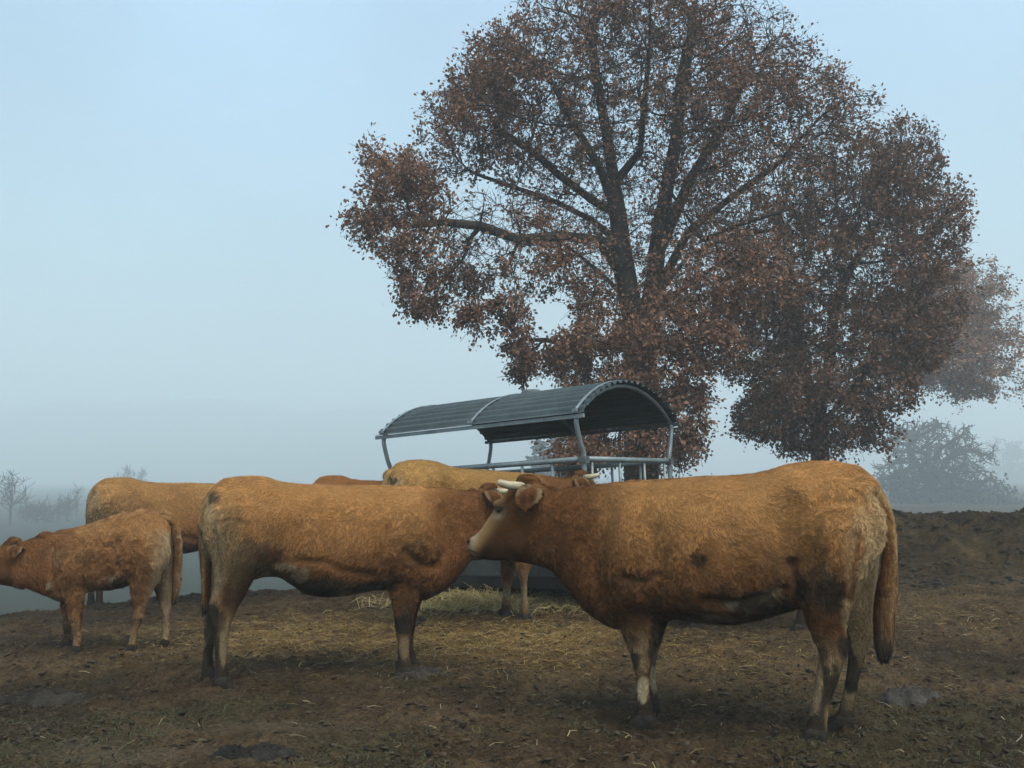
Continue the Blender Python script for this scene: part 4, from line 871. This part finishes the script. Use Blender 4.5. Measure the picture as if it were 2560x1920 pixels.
M_BARK = mat('bark', color=(.050, .042, .034), rough=.95, spec=.05, noise=[(7, .6, 1.4)], bump=[(14, .8, .03)])
M_LEAF = mat('leaf', attr='col', rough=.65, spec=.12, trans=.3)
def lobes_points(rng, lobes, Yc, n, dens=None):
    """points filling crown lobes given as (pixel x, pixel y, pixel radii, depth offset in metres, weight)"""
    out = []; wt = np.array([l[2] * l[3] * (l[5] if len(l) > 5 else 1) for l in lobes], float); wt /= wt.sum()
    for l, k in zip(lobes, (wt * n).astype(int)):
        c = at(l[0], l[1], Yc + l[4]); sc = np.hypot(*(at(l[0] + 100, l[1], Yc + l[4]) - c)[[0, 2]]) / 100
        rx, rz = l[2] * sc, l[3] * sc; ry = min(max((rx + rz) * .5, 1.6 * sc / .0087), 4.2 * max(1, sc / .0087))
        q = rng.normal(0, 1, (k, 3)); q /= np.linalg.norm(q, axis=1)[:, None]; q *= rng.uniform(0, 1, (k, 1)) ** .42
        out.append(c + q * [rx, ry, rz])
    return np.concatenate(out)
def make_oak(name, label, group, Yc, seeds, lobes, npts, nleaf, seed, step=.27, leaf=.125, tip=.0065, cola=(.30, .145, .085), colb=(.135, .08, .05), bare=None, base=None, cap=.42):
    rng = np.random.default_rng(seed); pts = lobes_points(rng, lobes, Yc, npts)
    sd, par = [], []
    for chain, pj in seeds:                      # each chain a list of points; pj = index of the node it leaves from
        prev = pj
        for p in chain: sd.append(p); par.append(prev); prev = len(sd) - 1
    N, P = colonize(rng, pts, sd, par, step, 2.2 * max(1, step / .34), step * 1.0)
    r, kids = pipe_radius(P, tip, 1.95, cap)
    b = N[0].copy(); R = empty(name, b); tag(R, label, 'tree', group); N = N - b
    # drooping twigs: short side shoots at every thin node
    thin = np.where((r < max(.035, tip * 3)) & (P >= 0))[0]; tw = rng.choice(thin, int(len(thin) * 2.6)); dd = N[tw] - N[P[tw]]; dd /= np.linalg.norm(dd, axis=1)[:, None]
    t0 = N[tw] - dd * step * rng.uniform(0, 1, (len(tw), 1)); v = dd * .7 + rng.normal(0, .65, (len(tw), 3)); v /= np.linalg.norm(v, axis=1)[:, None]; tl = rng.uniform(.12, .42, (len(tw), 1)) * step / .27
    t1 = t0 + v * tl * .55 + rng.normal(0, .02, v.shape); t2 = t1 + (v + rng.normal(0, .3, v.shape) - [0, 0, .12]) * tl * .45
    k = len(N); m = len(tw); N2 = np.concatenate([N, t0, t1, t2]); P2 = np.concatenate([P, np.full(m, -1), k + np.arange(m), k + m + np.arange(m)]); r2 = np.concatenate([r, np.full(m, tip * .9), np.full(m, tip * .75), np.full(m, tip * .45)])
    big = r2 > min(.085, r.max() * .45) if Yc < 100 else r2 > 0   # far trees are one mesh of wood
    def sub(mask):
        Pm = np.where(mask, P2, -1); return limb_mesh(N2, Pm, r2)
    V, lp, ct = sub(big); fast_mesh('trunk', V, lp, ct, M_BARK, R, smooth=True)
    if not big.all(): V, lp, ct = sub(~big & (P2 >= 0)); fast_mesh('branches', V, lp, ct, M_BARK, R, smooth=True)
    # leaves in bunches along the twigs, thinned by a clump noise that leaves windows to the sky
    W = N2 + b; pool = np.concatenate([k + m + np.arange(m), k + 2 * m + np.arange(m), thin])
    cl = .8 * fbm(W[pool], .55, seed + 5, 3) + 1.0 * fbm(W[pool], 1.9, seed + 6, 2); pr = np.clip(.52 + 1.5 * cl, .03, 1.7)
    if bare is not None: pr = pr * bare(W[pool])
    pr /= pr.sum(); ch = rng.choice(pool, nleaf, p=pr); pp = np.where(P2[ch] >= 0, P2[ch], ch); D = N2[ch] - N2[pp]; D /= np.linalg.norm(D, axis=1)[:, None] + 1e-6
    C = N2[ch] - D * rng.uniform(0, .22, (nleaf, 1)) + rng.normal(0, .075 * step / .27, (nleaf, 3))
    V, lp, ct, col = leaves(rng, C, D, leaf, cola, colb)
    cn = fbm(V[::6] + b, .7, seed + 9, 3); col = col * np.repeat(1 + .35 * cn, 6)[:, None]
    fast_mesh('crown', V, lp, ct, M_LEAF, R, {'col': ('FLOAT_COLOR', col)})
    return R

def build_oaks():
    Y1 = 20.0; a = lambda x, y, dy=0.0: at(x, y, Y1 + dy)
    g = at(1600, 1185, Y1); g[2] = base_h(g[0], Y1) - .1
    trunk = [g, a(1602, 1060), a(1600, 960), a(1598, 880), a(1600, 820)]
    seeds = [(trunk, -1), ([a(1575, 760), a(1562, 690), a(1552, 610), a(1545, 540), a(1535, 460), a(1525, 390)], 4), ([a(1625, 765, .3), a(1636, 700, .4), a(1640, 640, .4), a(1650, 560, .3), a(1668, 470, .2)], 4),
             ([a(1690, 735, -.5), a(1750, 690, -.8), a(1820, 650, -1.2)], 4), ([a(1500, 600, -.3), a(1400, 590, -.8), a(1300, 600, -1.0), a(1200, 565, -1.2), a(1110, 555, -1.3)], 6),
             ([a(1480, 500, .2), a(1400, 440, .4), a(1320, 370, .6), a(1240, 320, .7)], 8),
             ([a(1500, 420, -.4), a(1440, 320, -.7), a(1390, 220, -.8)], 8), ([a(1510, 300, .3), a(1490, 190, .3), a(1480, 90, .3)], 10), ([a(1730, 440, .4), a(1800, 330, .7), a(1850, 220, .9)], 13),
             ([a(1690, 350, -.2), a(1700, 230, -.3), a(1720, 120, -.3)], 14), ([a(1720, 580, .6), a(1820, 500, 1.0), a(1930, 420, 1.3)], 11), ([a(1760, 600, -.8), a(1850, 560, -1.3), a(1950, 530, -1.6)], 15),
             ([a(1520, 860, -.5), a(1440, 860, -.9), a(1360, 850, -1.1)], 3), ([a(1480, 550, .5), a(1390, 505, .9), a(1290, 470, 1.2), a(1190, 435, 1.3)], 7), ([a(1520, 700, .4), a(1450, 640, .8), a(1380, 590, 1.2), a(1290, 530, 1.5)], 5), ([a(1600, 380, -.5), a(1610, 270, -.8), a(1620, 160, -1.0)], 9), ([a(1720, 640, .9), a(1830, 590, 1.6), a(1950, 570, 2.0)], 11),
             ([a(1660, 920, -.6), a(1720, 960, -1.0)], 2), ([a(1550, 1000, -.6), a(1520, 1060, -1.0)], 2)]
    lobes = [(1580, 240, 390, 250, 0), (1330, 260, 230, 190, .3), (1160, 330, 120, 130, 0), (1240, 170, 85, 75, 0), (1010, 480, 105, 85, -1, 1.3), (940, 410, 45, 35, -1, 1.2), (910, 575, 42, 40, -1, 1.2), (1010, 640, 75, 70, -1.2, 1.3), (1060, 740, 75, 55, -1.2), (1150, 640, 150, 110, -1, 1.2),
             (1330, 640, 150, 110, -1.0, 1.2), (1400, 470, 170, 140, 0, .7), (1600, 560, 200, 160, 0, .8), (1830, 200, 200, 210, .4), (1980, 250, 130, 140, .5), (1880, 470, 200, 200, 0), (1800, 690, 220, 130, -1, 1.2), (1600, 830, 190, 90, -1.4, 1.2),
             (1480, 880, 95, 80, -1.2, 1.2), (1620, 960, 150, 90, -1.2, 1.4), (1590, 1090, 160, 95, -1.2, 1.5), (1700, 1080, 70, 90, -1, 1.5), (1450, 1130, 90, 70, -1.2, 1.5), (1500, 980, 130, 80, -1.3, 1.5), (1760, 860, 90, 80, -1, 1.3), (2060, 320, 80, 90, .5), (2120, 290, 60, 55, .6), (1440, 640, 130, 90, -.6, 1.2), (1480, 755, 75, 55, -.8, 1.2), (1290, 800, 30, 60, -1, 1.3), (1320, 890, 40, 45, -1, 1.3), (1280, 925, 18, 16, -1, 1), (1400, 900, 50, 50, -1.2, 1.2), (1180, 800, 25, 50, -1, .7), (1560, 25, 290, 110, .3), (1830, 100, 110, 80, .3), (1180, 545, 120, 55, -1.5, 1.3)]
    zf = a(0, 700)[2]; xl = a(1330, 0)[0]
    bare = lambda W: np.clip(.14 + np.hypot(W[:, 0] - a(1560, 0)[0], W[:, 2] - a(0, 450)[2]) / 5.0, .15, 1.0) * (1 + 2.6 * sstep(zf + .6, zf - 1.2, W[:, 2])) * (1 + .8 * sstep(xl + .3, xl - 1.2, W[:, 0]))
    make_oak('oak_tree', 'big spreading oak with rusty brown leaves behind the hay feeder', 'brown-leaved oaks', Y1, seeds, lobes, 30000, 108000, 51, leaf=.078, tip=.0064, bare=bare)
    Y2 = 23.0; a2 = lambda x, y, dy=0.0: at(x, y, Y2 + dy)
    g = at(2050, 1185, Y2); g[2] = base_h(g[0], Y2) - .1
    seeds = [([g, a2(2050, 1120), a2(2048, 1060)], -1), ([a2(2020, 980), a2(2005, 900), a2(2000, 800), a2(1995, 720)], 2), ([a2(2065, 980, .3), a2(2075, 880, .4), a2(2085, 780, .5), a2(2120, 680, .5)], 2), ([a2(2110, 1000, -.3), a2(2170, 920, -.5), a2(2230, 840, -.6)], 2),
             ([a2(1985, 1040, -.4), a2(1950, 980, -.6), a2(1920, 900, -.8)], 2)]
    lobes2 = [(2150, 480, 210, 170, 0), (2230, 400, 100, 90, 0, 1.1), (2310, 560, 95, 130, 0, 1.1), (2200, 680, 200, 150, 0, 1.1), (2000, 640, 180, 160, 0), (1920, 820, 110, 120, -.6, 1.1), (2080, 850, 190, 120, -.4, 1.1), (2250, 850, 110, 110, 0, 1.1), (1970, 960, 110, 100, -.8, 1.2), (2120, 990, 110, 100, -.5, 1.2), (2050, 1090, 95, 75, -.5, 1.5), (2200, 970, 80, 70, -.2, 1.2), (1870, 900, 70, 70, -.6, 1.2), (1900, 1040, 70, 60, -.6, 1.3), (2170, 1080, 60, 60, -.4, 1.2), (2330, 780, 70, 100, 0, 1.1), (1880, 680, 90, 100, -.3)]
    make_oak('oak_tree', 'oak with several stems and dark brown leaves beside the big spreading oak', 'brown-leaved oaks', Y2, seeds, lobes2, 20000, 72000, 52, bare=lambda W: np.clip(.3 + np.hypot(W[:, 0] - a2(2045, 0)[0], W[:, 2] - a2(0, 880)[2]) / 1.9, .3, 1.0), leaf=.084, tip=.0056, cola=(.25, .125, .076), colb=(.115, .075, .05))
    Y3 = 58.0; a3 = lambda x, y, dy=0.0: at(x, y, Y3 + dy)
    g = at(2052, 1200, Y3); g[2] = base_h(g[0], Y3) - .2
    seeds = [([g, a3(2052, 1080), a3(2060, 1000), a3(2120, 930)], -1), ([a3(2240, 900), a3(2300, 860), a3(2360, 830), a3(2410, 790)], 3), ([a3(2260, 920), a3(2330, 910), a3(2400, 910)], 3), ([a3(2210, 880), a3(2240, 800)], 3)]
    lobes3 = [(2405, 735, 75, 80, 0), (2455, 840, 55, 105, 0), (2375, 850, 95, 110, 0), (2415, 950, 80, 42, 0), (2482, 950, 30, 42, 0), (2310, 900, 90, 70, 0), (2310, 770, 90, 110, 0), (2465, 985, 25, 22, 0)]
    make_oak('oak_tree', 'pale oak fading into the mist behind the oak with several stems', 'brown-leaved oaks', Y3, seeds, lobes3, 5000, 30000, 53, step=.6, leaf=.18, tip=.011, cola=(.36, .175, .095), colb=(.20, .11, .062))

def build_far_trees():
    # round tree in the mist
    Y = 150.0; a = lambda x, y, dy=0.0: at(x, y, Y + dy)
    seeds = [([a(2328, 1330), a(2328, 1270), a(2328, 1230), a(2326, 1190), a(2322, 1150)], -1), ([a(2300, 1170), a(2270, 1120)], 2), ([a(2350, 1180), a(2375, 1140)], 2)]
    lobes = [(2325, 1110, 75, 60, 0), (2270, 1190, 60, 60, 0), (2385, 1190, 70, 70, 0), (2330, 1200, 110, 60, 0), (2400, 1130, 35, 35, 0), (2290, 1080, 40, 35, 0)]
    make_oak('round_tree', 'grey round-crowned tree in the mist beyond the mud bank', 'misty trees', Y, seeds, lobes, 2600, 3600, 61, step=.95, leaf=.38, tip=.075, cola=(.075, .062, .042), colb=(.045, .05, .035))
    lobes = [(2440, 1240, 60, 30, 0), (2500, 1260, 45, 22, 0), (2390, 1255, 60, 28, 0)]
    make_oak('bush', 'low grey bush in the mist to one side of the round-crowned tree', 'misty trees', Y, [([a(2450, 1330), a(2450, 1280), a(2452, 1262)], -1)], lobes, 500, 3500, 62, step=1.1, leaf=.52, tip=.05, cola=(.07, .06, .042), colb=(.045, .05, .035))
    lobes = [(2230, 1230, 40, 50, 0), (2250, 1270, 40, 25, 0)]
    make_oak('bush', 'small misty bush half hidden by the rump of the near cow', 'misty trees', Y, [([a(2235, 1330), a(2235, 1285), a(2236, 1262)], -1)], lobes, 300, 1800, 63, step=1.1, leaf=.52, tip=.05, cola=(.07, .06, .042), colb=(.045, .05, .035))
    # poplars, nearly lost
    for px, top, wd, Yp, lab, sd in ((2500, 1092, 26, 520, 'tall thin poplar almost lost in the mist', 71), (2540, 1150, 18, 540, 'shorter poplar almost lost in the mist at the picture edge', 72)):
        b = lambda x, y: at(x, y, Yp)
        seeds = [([b(px, 1310), b(px, 1260), b(px, 1220), b(px, 1180), b(px, 1140)], -1)]; lobes = [(px, (top + 1270) / 2, wd, (1270 - top) / 2, 0)]
        make_oak('poplar', lab, 'misty poplars', Yp, seeds, lobes, 500, 5000, sd, step=2.6, leaf=1.3, tip=.035, cola=(.12, .09, .055), colb=(.08, .065, .04))
    # conifers seen under the feeder roof
    for i, (px, top, wd, Yc, lab) in enumerate(((1348, 1098, 36, 150, 'grey conifer in the mist, its top just under the feeder roof edge'), (1388, 1090, 34, 160, 'middle one of the grey conifers seen through the feeder'), (1436, 1082, 44, 145, 'tallest grey conifer seen through the feeder by its front post'))):
        conifer(px, top, wd, Yc, lab, 80 + i)
    # bare trees on the valley side
    for i, (px, top, wd, Yb, lab) in enumerate(((20, 1190, 40, 142, 'tall bare tree in the mist at the left edge above the calf'), (88, 1275, 34, 153, 'low bare bush in the mist above the calf head'), (140, 1262, 22, 164, 'thin bare sapling in the mist between bush and cow'),
                                                (163, 1255, 24, 157, 'bare sapling in the mist next to the rump of the cow behind the calf'), (185, 1222, 16, 175, 'slender leaning bare sapling touching the rump of the cow behind the calf'), (60, 1285, 30, 157, 'low twiggy shrub at the foot of the tall bare tree'), (115, 1292, 26, 154, 'low twiggy shrub beside the thin bare sapling'),
                                                (285, 1180, 16, 234, 'faint bare treetop over the tail head of the cow behind the calf'), (312, 1168, 18, 245, 'faint taller bare treetop over the back of the cow behind the calf'), (345, 1180, 16, 252, 'faint bare treetop over the loins of the cow behind the calf'))):
        bare_tree(px, top, wd, Yb, lab, 90 + i)

def conifer(px, top, wd, Y, label, seed):
    rng = np.random.default_rng(seed); t = at(px, top, Y); b = at(px, 1300, Y); H = t[2] - b[2]; R = empty('conifer', b); tag(R, label, 'tree', 'conifers in the mist')
    sc = (at(px + 100, top, Y)[0] - t[0]) / 100; mb = MB(); lean = rng.normal(0, .02)
    tp = np.array([[lean * z * z / H, 0, z] for z in np.linspace(0, H, 9)]); mb.tube(tp, np.linspace(.45, .06, 9), 8)
    V, lp, ct, cc, Cs, Ds = [], [], [], [], [], []; off = 0; mb2 = mb
    for z in np.arange(H * .15, H * .985, .75):
        f = (H - z) / H; r = wd * sc * 1.9 * f ** .75 + .12
        for k in range(5):
            a = rng.uniform(0, 6.28); ln = r * rng.uniform(.6, 1.15); d = np.array([math.cos(a), math.sin(a), 0]); p0 = np.array([lean * z * z / H, 0, z])
            pts = [p0 + d * ln * s + np.array([0, 0, .28 * ln * s - .34 * ln * s * s]) for s in np.linspace(0, 1, 5)]; mb2.tube(pts, [.075, .06, .045, .03, .018], 4)
            m = int(14 + ln * 9); s = rng.uniform(.1, 1, m); c = p0 + d * (ln * s)[:, None]; c[:, 2] += .28 * ln * s - .34 * ln * s * s
            side = np.stack([-d[1] * np.ones(m), d[0] * np.ones(m), 0 * s], 1); Cs.append(c); Ds.append(d * .6 + side * rng.choice([-1, 1], m)[:, None] * .8 + [0, 0, -.25])
    mb2.build('trunk', M_BARK, R)
    C, D = np.concatenate(Cs), np.concatenate(Ds); V, lp, ct, col = leaves(rng, C, D, .75, (.035, .05, .036), (.05, .06, .045), .2)
    fast_mesh('crown', V, lp, ct, M_LEAF, R, {'col': ('FLOAT_COLOR', col)})
def bare_tree(px, top, wd, Y, label, seed):
    rng = np.random.default_rng(seed); b = at(px, 1400, Y); b[2] = base_h(b[0], Y) - .1; t = at(px, top, Y); H = t[2] - b[2]; sc = (at(px + 100, top, Y)[0] - t[0]) / 100; w_ = wd * sc
    n = 420 if wd > 35 else 1100; z = rng.uniform(.25 if wd > 35 else .05, 1, n) ** .8; q = rng.normal(0, 1, (n, 2)); q /= np.linalg.norm(q, axis=1)[:, None]; rr = w_ * np.sqrt(np.clip(1 - ((z - .55) / .5) ** 2, .02, 1)) * rng.uniform(0, 1, n) ** .5
    pts = np.stack([b[0] + q[:, 0] * rr, b[1] + q[:, 1] * rr, b[2] + z * H], 1)
    stem = [b + np.array([rng.normal(0, .04), 0, H * s]) for s in np.linspace(0, .8, 7)]
    N, P = colonize(rng, pts, stem, [-1] + list(range(6)), .9, 9.0, 1.35, up=.5)
    r, _ = pipe_radius(P, .045, 2.2, .45); R = empty('bare_tree', b); tag(R, label, 'tree', 'bare trees in the mist'); N = N - b
    thin = np.where((r < .13) & (P >= 0))[0]; m = len(thin) * (4 if wd > 35 else 8); tw = rng.choice(thin, m); v = rng.normal(0, .5, (m, 3)) + [0, 0, .75]; v /= np.linalg.norm(v, axis=1)[:, None]
    t1 = N[tw] + v * rng.uniform(.6, 2.0, (m, 1)); k = len(N); N2 = np.concatenate([N, N[tw], t1]); P2 = np.concatenate([P, np.full(m, -1), k + np.arange(m)]); r2 = np.concatenate([r, np.full(m, .048), np.full(m, .026)])
    big = r2 > min(.11, r.max() * .5)
    V, lp, ct = limb_mesh(N2, np.where(big, P2, -1), r2); fast_mesh('trunk', V, lp, ct, M_BARK, R)
    V, lp, ct = limb_mesh(N2, np.where(~big, P2, -1), r2); fast_mesh('crown', V, lp, ct, M_BARK, R)

HAZE = .0029
def build_haze():
    m = bpy.data.materials.new('haze'); m.use_nodes = True; N = m.node_tree.nodes; N.remove(N['Principled BSDF'])
    v = N.new('ShaderNodeVolumePrincipled'); v.inputs['Color'].default_value = (.83, .90, .92, 1); v.inputs['Density'].default_value = HAZE; v.inputs['Anisotropy'].default_value = 0.1
    m.node_tree.links.new(v.outputs[0], N['Material Output'].inputs['Volume'])
    mb = MB(); mb.box((0, 680, 53), 2900, 1460, 136); o = mb.build('haze', m); tag(o, kind='stuff')

# ------------------------------------------------------------------ assemble
build_ground(); build_straw(); build_clods()
dung(1045, 1676, .20, .13, .055, (.115, .105, .100), 'flat grey cow pat lying by a front hoof of the muddy-thighed middle cow', 1, .2)
dung(2265, 1742, .26, .12, .070, (.150, .145, .150), 'pale grey crusted cow pat on the mud behind the cow with pale horns', 2, .15)
dung(105, 1732, .34, .14, .060, (.075, .068, .062), 'dark crumbling cow pat with a grey rim below the calf', 3, .3)
dung(635, 1868, .24, .09, .060, (.062, .060, .058), 'dark ridged cow pat nearest the camera', 4, -.1)
build_feeder(); build_cattle(); build_oaks(); build_far_trees(); build_haze()
